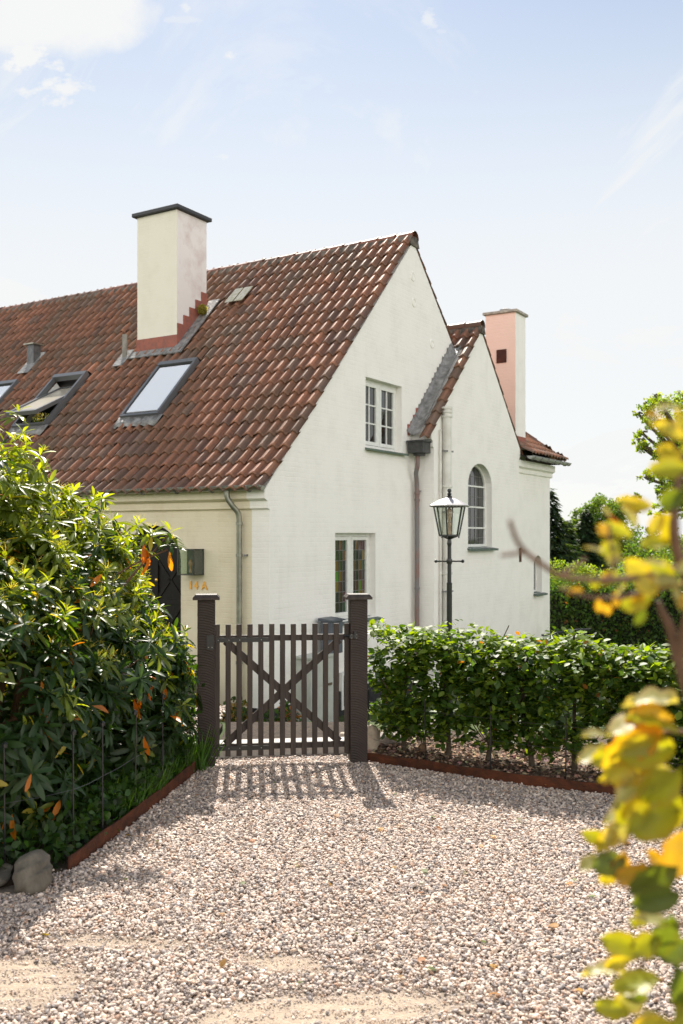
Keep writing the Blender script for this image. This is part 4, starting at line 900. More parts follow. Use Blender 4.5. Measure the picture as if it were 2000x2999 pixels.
for z_ in (.905, .135):
    hg = empty('strap_hinge', (0, 0, 0), 0, gt)
    mb = MB(); mb.box((-.30, -.024, z_), (.40, .006, .032)); mb.tube([(-.487, -.030, z_ - .03), (-.487, -.030, z_ + .03)], .011, 8); mb.box((-.515, -.0665, z_ - .01), (.05, .006, .10)); mb.build('strap', M['blackmetal'], hg)
    mb = MB()
    for x in (-.47, -.392, -.315, -.16): mb.lathe([(.001, 0), (.006, .001), (.005, .004), (.001, .005)], (0, 0, 0), 8)
    bolt = mat_plain('bolt_head', (.5, .47, .44), .35, .9)
    for x in (-.46, -.385, -.308, -.155): mb = MB(); mb.box((x, -.029, z_), (.007, .005, .007), None, .002); mb.build('bolt', bolt, hg)
    for x in (-.528, -.503): mb = MB(); mb.box((x, -.071, z_ - .045), (.008, .005, .008), None, .002); mb.build('bolt', bolt, hg)
lt = empty('latch', (0, 0, 0), 0, gt)
mb = MB(); mb.box((.505, -.068, .925), (.06, .01, .028)); mb.box((.515, -.078, .935), (.016, .016, .05)); mb.tube([(.44, -.026, .925), (.52, -.075, .925)], .006, 6); mb.build('latch_plate', M['blackmetal'], lt)
for x, y_, z_ in ((.445, -.0235, .925), (.468, -.0235, .925), (.49, -.0745, .913), (.49, -.0745, .937), (.525, -.0745, .913), (.525, -.0745, .937)): mb = MB(); mb.box((x, y_, z_), (.0065, .006, .0065), None, .002); mb.build('bolt', bolt, lt)
# threshold slab
sl = empty('threshold_slab', (-.42, 7.23, 0), ga); tag(sl, 'pale granite threshold slab lying behind the gate', 'stone slab')
mb = MB(); mb.box((0, 0, .035), (1.14, .34, .09), None, .006); mb.build('slab', mat_noise('pale_granite', (.55, .53, .50), (.42, .40, .38), 60, .8, .3), sl)

# ================================================================== EDGING, STONES, WIRE FENCES
def edging(name, pts, h, label):
    V = []; F = []; mb = MB(); P_ = curve([(p[0], p[1], 0) for p in pts], 5)
    for i, p in enumerate(P_):
        d = (P_[min(i + 1, len(P_) - 1)] - P_[max(i - 1, 0)]).normalized(); s = Vector((d.y, -d.x, 0)) * .004; t_ = h + .004 * math.sin(i * 1.3)
        V += [p - s + Vector((0, 0, -.05)), p + s + Vector((0, 0, -.05)), p + s + Vector((0, 0, t_)), p - s + Vector((0, 0, t_))]
    n_ = len(P_)
    for i in range(n_ - 1):
        for k in range(4): F.append((i * 4 + k, i * 4 + (k + 1) % 4, (i + 1) * 4 + (k + 1) % 4, (i + 1) * 4 + k))
    F += [(0, 1, 2, 3), (4 * n_ - 4, 4 * n_ - 3, 4 * n_ - 2, 4 * n_ - 1)]
    mb.add(V, F); o = mb.build(name, M['rust'], None, True); tag(o, label, 'edging'); return o
edging('steel_edging', LE, .088, 'rusty steel edging strip along the rhododendron bed on the left')
edging('steel_edging', RE, .075, 'rusty steel edging strip along the foot of the beech hedge')
def boulder(c, d, label, mat=None, seed=0, rot=0, group=None, flat=0):
    import bmesh
    bm = bmesh.new(); bmesh.ops.create_icosphere(bm, subdivisions=4, radius=1); rg = np.random.default_rng(seed); kk = rg.normal(size=(9, 3)) * 1.5; pp = rg.random(9) * 6
    for v in bm.verts:
        q = np.array(v.co); r = 1 + sum(.045 * math.sin(float(kk[i] @ q) * (1 + i * .35) + pp[i]) for i in range(9))
        for ax in range(3): q[ax] = math.copysign(abs(q[ax]) ** .85, q[ax])
        if flat: q[2] = max(-1, min(q[2] * 1.4, .75 + .05 * math.sin(q[0] * 4)))
        v.co = Vector(q * r * np.array(d) / 2)
    me = bpy.data.meshes.new('boulder'); bm.to_mesh(me); bm.free(); me.polygons.foreach_set('use_smooth', np.ones(len(me.polygons), dtype=bool)); me.materials.append(mat or M['stone'])
    o = bpy.data.objects.new('flat_stone' if flat else 'boulder', me); col.objects.link(o); o.location = c; o.rotation_euler = (0, 0, rot); tag(o, label, 'stone', group); return o
boulder((-1.43, 4.45, .06), (.185, .22, .20), 'rounded grey boulder at the near end of the left steel edging', seed=2, rot=.3)
boulder((-1.78, 4.50, .03), (.46, .28, .10), 'low flat grey stone left of the rounded boulder', seed=5, flat=1)
M['stonew'] = mat_noise('pale_fieldstone', (.55, .46, .36), (.38, .32, .26), 14, .85, .4, 50)
M['stonep'] = mat_noise('pinkish_fieldstone', (.46, .39, .37), (.28, .24, .23), 30, .85, .4, 60)
sg_ = 'fieldstones behind the right gate post'
boulder((.21, 7.25, .09), (.15, .20, .24), 'tan upright fieldstone touching the right gate post', M['stonew'], 7, group=sg_)
boulder((.36, 7.42, .05), (.24, .16, .15), 'pinkish fieldstone second from the right gate post', M['stonep'], 8, group=sg_)
boulder((.56, 7.72, .07), (.26, .18, .17), 'grey speckled fieldstone behind the first hedge trunk', M['stone'], 9, group=sg_)
boulder((.74, 7.78, .06), (.26, .18, .17), 'pale grey fieldstone furthest from the gate, half hidden by the hedge', M['stonep'], 10, group=sg_)
boulder((.07, 7.52, .05), (.16, .14, .13), 'small cream fieldstone on the end of the threshold slab', M['stonew'], 12, group=sg_)
boulder((.60, 7.10, .06), (.07, .05, .08), 'small brown broken stone on the mulch', mat_noise('brown_stone', (.25, .15, .09), (.16, .10, .06), 20, .9, .4), 11, group=sg_)
def wire_fence(pts, h, zw, label, knob=True, mesh=True):
    t = empty('wire_fence', (pts[0][0], pts[0][1], 0)); tag(t, label, 'wire fence'); o0 = Vector((pts[0][0], pts[0][1], 0))
    for p in pts:
        q = Vector((p[0], p[1], 0)) - o0; hh = h + random.uniform(-.02, .02); mb = MB(); mb.tube([q + Vector((0, 0, -.1)), q + Vector((random.uniform(-.008, .008), 0, hh))], .0045, 6)
        if knob: mb.lathe([(.004, hh), (.014, hh + .003), (.015, hh + .02), (.004, hh + .03)], (q.x, q.y, 0), 8)
        mb.build('fence_rod', M['blackmetal'], t)
    mb = MB()
    for i in range(len(pts) - 1):
        a = Vector((*pts[i], 0)) - o0; b_ = Vector((*pts[i + 1], 0)) - o0
        for z_ in zw: mb.tube([a + Vector((0, 0, z_)), (a + b_) / 2 + Vector((0, 0, z_ - .006)), b_ + Vector((0, 0, z_))], .0013, 4, False)
        if mesh:
            L_ = (b_ - a).length; n_ = int(L_ / .10)
            for k in range(1, n_): q = a + (b_ - a) * (k / n_); mb.tube([q + Vector((0, 0, .04)), q + Vector((0, 0, h - .06))], .0008, 4, False)
    mb.build('wire', mat_plain('galvanised_wire', (.16, .16, .155), .4, .7), t)
wire_fence([(.21, 7.20), (.60, 6.80), (1.02, 6.53), (1.47, 6.27), (1.9, 5.98), (2.6, 5.4)], .48, (.12, .25, .40), 'thin black rod and wire fence in front of the beech hedge', False, False)
wire_fence([(-1.04, 6.45), (-1.12, 6.0), (-1.20, 5.55), (-1.28, 5.12), (-1.36, 4.85), (-1.62, 4.60)], .62, (.36,), 'thin black rod and wire fence in front of the rhododendron', True, False)

# ================================================================== RHODODENDRON
rh = empty('rhododendron', (-2.1, 6.2, 0)); tag(rh, 'large rhododendron bush with yellow-green tops and some orange leaves left of the gate', 'bush')
E_ = [((-2.10, 6.45, 1.02), (.90, .95, .98)), ((-2.85, 6.0, 1.32), (1.18, 1.1, 1.24)), ((-1.68, 6.35, .66), (.66, .85, .70)), ((-2.15, 5.55, .85), (.78, .85, .85)), ((-1.84, 6.6, 1.38), (.40, .4, .38)), ((-2.35, 4.95, .62), (.78, .6, .72)), ((-1.45, 6.5, .45), (.42, .5, .45)), ((-1.40, 6.35, .72), (.38, .42, .45)), ((-1.95, 5.0, .75), (.56, .55, .75)), ((-2.0, 5.6, 1.1), (.6, .5, .62))]
def bush_pts(E, n, inner=.55):
    out_ = []; nrm = []
    vols = np.array([e[1][0] * e[1][1] * e[1][2] for e in E]); cnt = (vols ** .67 / (vols ** .67).sum() * n * 1.7).astype(int)
    for (c, r), k in zip(E, cnt):
        d = unit(k); rr = inner + (1.04 - inner) * rng.random(k) ** .45; p = np.array(c) + d * np.array(r) * rr[:, None] * (1 + .06 * rng.normal(size=(k, 1)))
        q = d / np.array(r); q /= np.linalg.norm(q, axis=1, keepdims=True); keep = np.ones(k, bool)
        for (c2_, r2_) in E:
            if c2_ == c: continue
            keep &= (((p - np.array(c2_)) / np.array(r2_)) ** 2).sum(1) > .60 if inner > .5 else True
        out_.append(p[keep]); nrm.append(q[keep])
    return np.concatenate(out_), np.concatenate(nrm)
P, Nn_ = bush_pts(E_, 4000)
ok = (P[:, 2] > .10) & (P[:, 0] < -1.02 - .0 * P[:, 1]) & ~((P[:, 1] < 6.9) & (P[:, 0] > lx(P[:, 1]) + .10)); ok &= (P[:, 2] < 1.0) | (P[:, 0] < -1.28 - (P[:, 2] - 1.0) * .30)
P = P[ok]; Nn_ = Nn_[ok]
# a shoot that reaches out towards the door
ex = np.array([(-1.20, 6.05, 1.67), (-1.08, 6.05, 1.60), (-1.30, 6.1, 1.72), (-1.38, 6.1, 1.66), (-1.10, 6.1, 1.66), (-1.24, 6.05, 1.58)]); P = np.concatenate([P, ex]); Nn_ = np.concatenate([Nn_, np.tile([[.3, -.2, .9]], (len(ex), 1))])
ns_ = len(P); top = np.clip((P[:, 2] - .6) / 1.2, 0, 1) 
ax_ = Nn_ * .75 + np.array([0, 0, .75]) + .28 * rng.normal(size=(ns_, 3)); ax_ /= np.linalg.norm(ax_, axis=1, keepdims=True)
pos = []; axs = []; ups = []; scs = []; cl_ = []
for i in range(ns_):
    a = ax_[i]; h1 = np.cross(a, [.3, .5, .1]); h1 /= np.linalg.norm(h1); h2 = np.cross(a, h1); k = rng.integers(8, 14); ph0 = rng.random() * 6.28
    light = rng.random() < (.05 + .80 * top[i])  # upper whorls get paler yellow-green colour as backlit tops; shaded lower ones stay dark
    for j in range(k):
        young = j > k - 4
        t_ = ph0 + j * 2.4; el = (.9 + .3 * rng.random()) if young else (-.25 + .75 * rng.random())
        dr = (h1 * math.cos(t_) + h2 * math.sin(t_)) + a * el; dr = dr + np.array([0, 0, -.25 if not young else .1]); dr /= np.linalg.norm(dr)
        pos.append(P[i] + a * (.0 if not young else .02) - a * rng.random() * .035); axs.append(dr); ups.append(a + .15 * rng.normal(size=3)); scs.append(rng.uniform(.085, .145) * (.72 if young else 1))
        q = rng.random()
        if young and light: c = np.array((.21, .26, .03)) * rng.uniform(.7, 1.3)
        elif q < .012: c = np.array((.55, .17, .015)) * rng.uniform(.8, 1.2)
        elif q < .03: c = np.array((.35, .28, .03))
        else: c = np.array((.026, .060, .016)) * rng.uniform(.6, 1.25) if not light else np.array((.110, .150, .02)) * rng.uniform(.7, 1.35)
        cl_.append(c)
pos = np.array(pos); axs = np.array(axs); ups = np.array(ups); scs = np.array(scs); cl_ = np.array(cl_)
org = np.array([-2.1, 6.2, 0])
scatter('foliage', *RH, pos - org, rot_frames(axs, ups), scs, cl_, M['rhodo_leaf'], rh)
# withered hanging orange leaves on chosen shoots
hp = np.array([(-1.24, 6.0, 1.60), (-1.22, 6.0, 1.57), (-1.20, 5.98, 1.52), (-1.08, 6.0, 1.55), (-1.5, 5.6, 1.2), (-1.62, 5.2, .72), (-1.60, 5.2, .70), (-1.22, 5.8, .72), (-1.26, 5.8, .66), (-1.16, 5.9, .74), (-1.62, 4.7, .28), (-1.66, 4.7, .24), (-1.5, 5.3, 1.05), (-1.9, 5.5, 1.3), (-1.13, 6.1, .70), (-1.18, 5.7, .45), (-1.75, 5.35, 1.25)])
n_ = len(hp); ax2 = np.tile([[0, 0, -1.]], (n_, 1)) + .22 * rng.normal(size=(n_, 3)); ax2[:, 2] = -1
scatter('withered_leaf', *RH, hp - org, rot_frames(ax2, np.tile([[0, -1., .2]], (n_, 1)) + .5 * rng.normal(size=(n_, 3))), np.full(n_, .13), vcol(n_, (.62, .19, .012), .12), M['near_leaf'], rh)
# spent flower stalks: thin curved threads at the upper shoots
TH = ([(-.022, 0, 0), (.022, 0, 0), (-.022, .5, .2), (.022, .5, .2), (-.014, 1, .08), (.014, 1, .08)], [(0, 1, 3, 2), (2, 3, 5, 4)])
idx = np.where((P[:, 2] > .9) & (rng.random(ns_) < .55))[0]; tp = []; ta = []
for i in idx:
    for j in range(9):
        d = ax_[i] * .9 + unit(1)[0] * 1.0 + np.array([0, 0, .15]); tp.append(P[i] + ax_[i] * .03); ta.append(d)
tp = np.array(tp); ta = np.array(ta)
scatter('spent_stalks', *TH, tp - org, rot_frames(ta, unit(len(ta))), rng.uniform(.035, .06, len(ta)), vcol(len(ta), (.40, .36, .09), .2), M['tree_leaf'], rh, False)
mb = MB()
for i in range(34):
    e = P[rng.integers(0, ns_)] - org; b0 = np.array([rng.uniform(-.25, .15), rng.uniform(-.5, .3), 0]); m1 = b0 * .6 + e * .45 + np.array([0, 0, .15]) + .08 * rng.normal(size=3)
    mb.tube(curve([b0, m1, e]), [.022 - .018 * k / 12 for k in range(13)], 6)
mb.tube(curve([(.35, -.1, 1.15), (.62, -.18, 1.36), (.82, -.18, 1.48), (1.0, -.15, 1.56)]), .006, 6)
mb.tube(curve([(-.1, -1.0, .4), (.25, -1.02, .62), (.48, -1.0, .72), (.62, -.95, .80)]), .008, 6)
mb.build('branches', mat_noise('reddish_twig', (.17, .085, .045), (.09, .06, .04), 18, .8, .3), rh)

# ground cover and grass in the left bed (stuff)
def cover(name, n, xf, size, base, mat, label, tpl=DI, up=.8, zr=(.02, .16), cat='ground cover', var=.3):
    p = xf(n); n = len(p); p = np.concatenate([p, rng.uniform(*zr, (n, 1))], 1); d = unit(n) * .8 + np.array([0, 0, up])
    o = scatter(name, *tpl, p, rot_frames(d, unit(n) + np.array([0, 0, .3])), rng.uniform(.7, 1.3, n) * size, vcol(n, base, var), mat, None, False); tag(o, label, cat, kind='stuff'); return o
def lb(n):
    y = rng.uniform(4.5, 6.9, n); x = lx(y) - .03 - .9 * rng.random(n) ** 1.5; x[y < 4.64] = -1.5 - rng.random((y < 4.64).sum()); return np.stack([x, y], 1)
cover('ground_cover', 4200, lb, .045, (.028, .066, .014), M['beech_leaf'], 'low leafy ground cover under the rhododendron', BE, .2, (.02, .22))
BL = ([(-.012, 0, 0), (.012, 0, 0), (-.010, .5, .02), (.010, .5, .02), (-.002, 1, .18), (.002, 1, .18)], [(0, 1, 3, 2), (2, 3, 5, 4)])
def gr(n):
    y = rng.uniform(5.5, 7.0, n); x = lx(y) - .02 - .34 * rng.random(n); return np.stack([x, y], 1)
def grass(n, xf, h, z0, label, base):
    p = xf(n); p = np.concatenate([p, np.full((n, 1), z0)], 1); d = unit(n) * .55; d[:, 2] = 1
    o = scatter('grass', *BL, p, rot_frames(d, unit(n) * np.array([1, 1, .1])), rng.uniform(.5, 1.25, n)[:, None] * np.array([[h * 2.2 / h * .16, h, h]]), vcol(n, base, .25), M['beech_leaf'], None, False); tag(o, label, 'grass', kind='stuff')
grass(2600, gr, .17, .03, 'long green grass between the left gate post and the steel edging', (.07, .15, .02))
def gp(n): return np.stack([rng.normal(-1.0, .035, n), rng.normal(6.70, .05, n)], 1)
grass(160, gp, .26, .02, 'tuft of grass leaning against the left gate post foot', (.06, .13, .02))
# mulch under the hedge
nM = 7500; x = rng.uniform(.2, 3.2, nM); y = ry(x) + .03 + 1.1 * rng.random(nM); p = np.stack([x, y, rng.uniform(.035, .055, nM)], 1)
CH = ([(-.5, 0, 0), (.5, .1, .1), (.4, 1, .05), (-.4, .9, -.1)], [(0, 1, 2, 3)])
o = scatter('mulch', *CH, p, rot_frames(unit(nM) * np.array([1, 1, .35]), np.array([[0, 0, 1.]]) + .5 * unit(nM)), rng.uniform(.012, .032, nM), vcol(nM, (.30, .20, .14), .35, (.10, .06, .045), .3), M['mulch'] if 'mulch' in M else mat_leaf('bark_chip', .9, .0, (1, 1, 1), .2), None, False); tag(o, 'brown bark chips and dry leaves under the beech hedge', 'mulch', kind='stuff')
# fallen leaves on the gravel
nf = 60; x = rng.uniform(-1.3, 1.6, nf); y = rng.uniform(3.2, 6.5, nf); ok = x > lx(np.clip(y, 4.64, 6.8)) + .05; x = x[ok]; y = y[ok]; nf = len(x)
o = scatter('fallen_leaves', *BE, np.stack([x, y, np.full(nf, .028)], 1), rot_frames(unit(nf) * np.array([1, 1, .15]), np.array([[0, 0, 1.]]) + .3 * unit(nf)), rng.uniform(.02, .05, nf), vcol(nf, (.30, .16, .06), .3, (.10, .14, .03), .3), M['tree_leaf'], None, False); tag(o, 'scattered brown and green leaves on the gravel', 'fallen leaves', kind='stuff')

# ================================================================== BEECH HEDGE
hd_ = empty('beech_hedge', (1.4, 6.9, 0)); tag(hd_, 'waist high clipped beech hedge on thin trunks right of the gate', 'hedge')
org = np.array([1.4, 6.9, 0])
def hedge_line(x): return ry(np.clip(x, .2, 4.2)) + .40
tr_x = [.47, .78, 1.03, 1.33, 1.58, 1.86, 2.15, 2.5]
nH = 27000; x = rng.uniform(.20, 2.9, nH); tz = rng.random(nH); zt_ = .92 + .03 * np.sin(x * 5) + .035 * np.sin(x * 13) + .02 * np.sin(x * 37) - .015 * x
zz = .12 + (zt_ - .12) * tz ** .8; th_ = .20 + .10 * tz
x = x + .02; yy = hedge_line(x) + th_ * np.clip(rng.normal(0, .62, nH), -1.25, 1.25)
keep = np.ones(nH, bool)
keep &= ~((zz < .20) & (rng.random(nH) < .3)); keep &= ~((zz < .15))
# ragged left end and gaps
edge = .27 + .07 * np.sin(zz * 17) + .06 * np.sin(zz * 31 + 1) + .13 * np.clip(.45 - zz, 0, 1); keep &= x > edge - .06 * rng.random(nH)
hole = (np.sin(x * 9 + zz * 7) * np.sin(zz * 13 - x * 5) * np.sin(x * 21) > .22); keep &= ~(hole & (zz < .80) & (rng.random(nH) < .85))
keep &= (np.sin(x * 23 + 2) * np.sin(zz * 27 + x * 4) * np.sin(yy * 31) < .25 + .4 * rng.random(nH))
x, yy, zz, tz = x[keep], yy[keep], zz[keep], tz[keep]; nH = len(x)
# sprigs above the cut
ns2 = 900; xs2 = rng.uniform(.28, 2.9, ns2); zs2 = .92 - .015 * xs2 + .12 * rng.random(ns2) ** 1.8 * (.6 + .4 * np.sin(xs2 * 9)); ys2 = hedge_line(xs2) + rng.normal(0, .16, ns2)
p = np.concatenate([np.stack([x, yy, zz], 1), np.stack([xs2, ys2, zs2], 1)]); n_ = len(p)
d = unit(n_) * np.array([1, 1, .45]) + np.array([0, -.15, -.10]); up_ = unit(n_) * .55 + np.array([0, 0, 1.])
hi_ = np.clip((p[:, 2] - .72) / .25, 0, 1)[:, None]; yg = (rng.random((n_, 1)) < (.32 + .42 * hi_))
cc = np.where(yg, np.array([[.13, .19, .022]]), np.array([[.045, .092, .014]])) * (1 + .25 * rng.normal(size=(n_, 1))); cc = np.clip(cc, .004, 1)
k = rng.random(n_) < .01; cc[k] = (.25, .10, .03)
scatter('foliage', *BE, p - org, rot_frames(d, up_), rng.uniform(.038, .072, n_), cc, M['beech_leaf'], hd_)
for xt in tr_x:
    mb = MB(); y0 = float(hedge_line(np.array([xt]))[0]); b0 = Vector((xt, y0, 0)) - Vector(org); ln_ = random.uniform(-.05, .05)
    pts = curve([b0, b0 + Vector((ln_, .0, .25)), b0 + Vector((ln_ * 1.5 + random.uniform(-.03, .03), .02, .5)), b0 + Vector((ln_ + random.uniform(-.08, .08), 0, .85))]); mb.tube(pts, [.022 - .016 * i / (len(pts) - 1) for i in range(len(pts))], 8)
    for q in range(9):
        s = pts[random.randint(4, len(pts) - 2)]; e = s + Vector((random.uniform(-.2, .2), random.uniform(-.2, .2), random.uniform(.05, .25))); mb.tube(curve([s, (s + e) / 2 + Vector((0, 0, -.02)), e], 3), .004, 5)
    mb.build('trunk', M['bark'], hd_, True)

# ================================================================== PLANTS SEEN THROUGH THE GATE
def plant(name, c, r, n, base, size, label, alt=None, pa=0, tpl=BE, cat='plant'):
    t = empty(name, c); tag(t, label, cat); p = unit(n) * np.array(r) * (rng.random((n, 1)) ** .35) + np.array([0, 0, r[2]]); d = unit(n) + np.array([0, 0, .7])
    scatter('foliage', *tpl, p, rot_frames(d, unit(n) + np.array([0, 0, .5])), rng.uniform(.7, 1.2, n) * size, vcol(n, base, .25, alt, pa), M['beech_leaf'], t)
    mb = MB()
    for i in range(6): a = 6.28 * i / 6; mb.tube(curve([(0, 0, -.05), (r[0] * .3 * math.cos(a), r[1] * .3 * math.sin(a), r[2]), (r[0] * .6 * math.cos(a), r[1] * .6 * math.sin(a), r[2] * 1.6)], 3), .005, 5)
    mb.build('stem', M['bark'], t)
plant('garden_shrub', (-1.24, 11.2, -.95), (.22, .18, .36), 520, (.045, .075, .03), .06, 'green and brownish shrub behind the left half of the gate', (.20, .13, .07), .35, cat='shrub')
plant('hydrangea', (-.62, 11.1, -.92), (.18, .14, .32), 460, (.035, .075, .02), .055, 'small hydrangea with russet heads behind the middle of the gate', (.30, .10, .04), .3, cat='shrub')
plant('garden_plant', (-.28, 10.4, -.66), (.16, .12, .13), 180, (.05, .11, .03), .06, 'low bright green plant behind the right half of the gate')
plant('garden_plant', (.02, 10.3, -.62), (.18, .10, .12), 160, (.05, .11, .03), .06, 'low green plant next to the tan fieldstone behind the gate')
plant('garden_plant', (-.90, 11.2, -.92), (.14, .12, .28), 240, (.035, .07, .02), .055, 'leafy dark green plant left of the hydrangea')

# ================================================================== BACKGROUND TREES
def tree(name, base, lobes, n, leaf, colr, label, trunk_h, tr=.25, alt=None, pa=0, cat='tree', group=None, tpl=DI, shell=.35):
    t = empty(name, base); tag(t, label, cat, group); ps = []
    vols = np.array([(l_[1][0] * l_[1][1] * l_[1][2]) ** .67 for l_ in lobes]); cnt = (vols / vols.sum() * n).astype(int); nr = []
    for (c, r), k in zip(lobes, cnt):
        nc = max(6, k // 45); cd = unit(nc) * (shell + (1 - shell) * rng.random((nc, 1)) ** .5); pick = rng.integers(0, nc, k)
        cr2 = .24 + .12 * rng.random(nc)
        p = (cd[pick] + unit(k) * (rng.random((k, 1)) ** .4) * cr2[pick][:, None]) * np.array(r) + np.array(c); ps.append(p); nr.append(cd[pick])
    p = np.concatenate(ps); nr = np.concatenate(nr); n_ = len(p); d = unit(n_) + np.array([0, 0, -.2])
    scatter('crown', *tpl, p, rot_frames(d, unit(n_) + np.array([0, 0, .6])), rng.uniform(.7, 1.3, n_) * leaf, vcol(n_, colr, .22, alt, pa), M['tree_leaf'], t, False)
    mb = MB(); mb.tube(curve([(0, 0, -.5), (.1, 0, trunk_h * .5), (0, 0, trunk_h)]), [tr * (1 - .06 * i) for i in range(13)], 8)
    for (c, r) in lobes:
        e = Vector(c); s = Vector((0, 0, trunk_h * .75)); mb.tube(curve([s, (s + e) / 2 + Vector((0, 0, -.1 * r[2])), e, e + Vector((r[0] * .4, 0, r[2] * .5))], 4), [tr * .45 * (1 - .06 * i) for i in range(13)], 6)
    mb.build('trunk', M['bark'], t, True); return t
def at(u, Y): return (u - 1000) / 2800 * Y
def zz_(v, Y): return 1.65 + (1568 - v) / 2800 * Y
bg_g = 'trees beyond the garden'
# broad oak
Y = 95; b_ = (at(1770, Y), Y, -3.4)
lob = []
for (u, v, r) in ((1770, 1490, 1.9), (1725, 1510, 1.5), (1815, 1500, 1.6), (1700, 1545, 1.2), (1845, 1480, 1.1), (1770, 1560, 2.1), (1720, 1590, 1.8), (1815, 1585, 2.0), (1765, 1620, 2.4), (1862, 1452, .55)):
    lob.append(((at(u, Y) - b_[0], rng.uniform(-.6, .6), zz_(v, Y) - b_[2]), (r, r * .9, r * .8)))
tree('oak_tree', b_, lob, 20000, .24, (.095, .15, .03), 'broad round-crowned oak far beyond the garden', 7.5, .45, group=bg_g)
# right tall ash
Y = 33; b_ = (at(2130, Y), Y, -1.9); lob = []
for (u, v, r) in ((1955, 1200, .70), (1915, 1245, .42), (1935, 1290, .42), (1925, 1190, .3), (1990, 1180, .45), (1895, 1310, .36), (1940, 1330, .5), (1990, 1290, .7), (1965, 1400, .5), (1925, 1375, .36), (2000, 1400, .9), (1985, 1480, .6), (2060, 1250, 1.1), (2100, 1350, 1.5), (2070, 1480, 1.2), (2160, 1180, 1.2), (2230, 1330, 1.6), (1905, 1185, .26), (1900, 1270, .3), (1885, 1215, .24), (1872, 1295, .24), (1930, 1165, .26), (1900, 1400, .3), (1925, 1440, .35), (1940, 1500, .4)):
    lob.append(((at(u, Y) - b_[0], rng.uniform(-.5, .5), zz_(v, Y) - b_[2]), (r, r, r * .75)))
tree('ash_tree', b_, lob, 26000, .11, (.19, .25, .035), 'tall light green tree at the right edge reaching above the others', 6.3, .2, group=bg_g)
# mid trees to the right
for (u, Y, top_, w_, c, lab) in ((1905, 60, 1520, 2.6, (.07, .12, .025), 'dark green round tree right of the oak'), (1985, 48, 1560, 2.4, (.10, .16, .03), 'yellowish green tree low behind the foreground twig'), (1690, 75, 1545, 1.7, (.05, .085, .025), 'dark bushy tree between the spruce and the oak'), (1935, 90, 1535, 2.4, (.05, .085, .022), 'small distant tree in the gap left of the tall light green tree')):
    zc = zz_(top_, Y); b_ = (at(u, Y), Y, -2.8); lob = [((dx * w_ * .55, rng.uniform(-.5, .5), zc - b_[2] - w_ * .7 - abs(dx) * .5 * w_ - dz * w_), (w_ * .7, w_ * .6, w_ * .65)) for dx, dz in ((0, 0), (-1, .2), (1, .1), (-.6, .9), (.6, .9), (0, 1.5))]
    tree('broadleaf_tree', b_, lob, 6500, .19 * Y / 60, c, lab, 3, .2, group=bg_g)
for (x_, y_, h_, lab) in ((27, 27, 8.5, 'broad tree beyond the right edge of the garden, nearest the house'), (21, 18, 7.5, 'broad tree beyond the right edge of the garden, nearest the camera'), (-9, -3.5, 8.5, 'tall unseen tree added behind the camera on the left to shade the front wall'), (-3.5, -9, 8, 'tall unseen tree added behind the camera, furthest back, to shade the front wall'), (-13, 4, 8, 'tall unseen tree added left of the rhododendron to shade the front wall')):  # left and rear trees are unseen, added to shade and warm the front wall
    tree('broadleaf_tree', (x_, y_, -1.0), [((dx, dy, h_ * .62 + dz), (2.2, 2.2, 2.0)) for dx, dy, dz in ((0, 0, 1.2), (-1.6, .5, 0), (1.6, -.3, 0), (.2, 1.6, -.5), (-.2, -1.6, -.8), (0, 0, -2.0))], 5200, .42, (.09, .13, .03), lab, 3, .22, group=bg_g)
# spruces
def spruce(u, Y, topv, halfw, base, label, n=9000):
    zt_ = zz_(topv, Y); h = zt_ - base; t = empty('spruce_tree', (at(u, Y), Y, base)); tag(t, label, 'tree', bg_g)
    q = rng.random(n) ** .6; ang = rng.random(n) * 6.28; lay = np.floor(q * 22) / 22; fr = (q * 22) % 1
    rr = halfw * (lay + .06) * (.35 + .75 * fr) * (.55 + .45 * rng.random(n)) * (1 + .25 * np.sin(ang * 3 + lay * 31))
    p = np.stack([rr * np.cos(ang), rr * np.sin(ang), h * (1 - q) - .15 * rr], 1); d = np.stack([np.cos(ang), np.sin(ang), np.full(n, -.35)], 1) + .35 * unit(n)
    scatter('crown', *DI, p, rot_frames(d, np.array([[0, 0, 1.]]) + .3 * unit(n)), rng.uniform(.25, .5, n)[:, None] * np.array([[.7, 1, 1]]), vcol(n, (.028, .050, .024), .3, (.06, .085, .04), .2), M['tree_leaf'], t, False)
    mb = MB(); mb.tube([(0, 0, -.5), (0, 0, h * .95)], [.25, .03], 8); mb.build('trunk', M['bark'], t)
spruce(1606, 55, 1425, 2.9, -2.6, 'dark spruce beside the right corner of the house')
spruce(1716, 62, 1488, 2.2, -2.8, 'lower dark spruce between the taller spruce and the oak', 7000)
spruce(1660, 58, 1520, 1.9, -2.8, 'short dark conifer just right of the tall spruce', 6000)
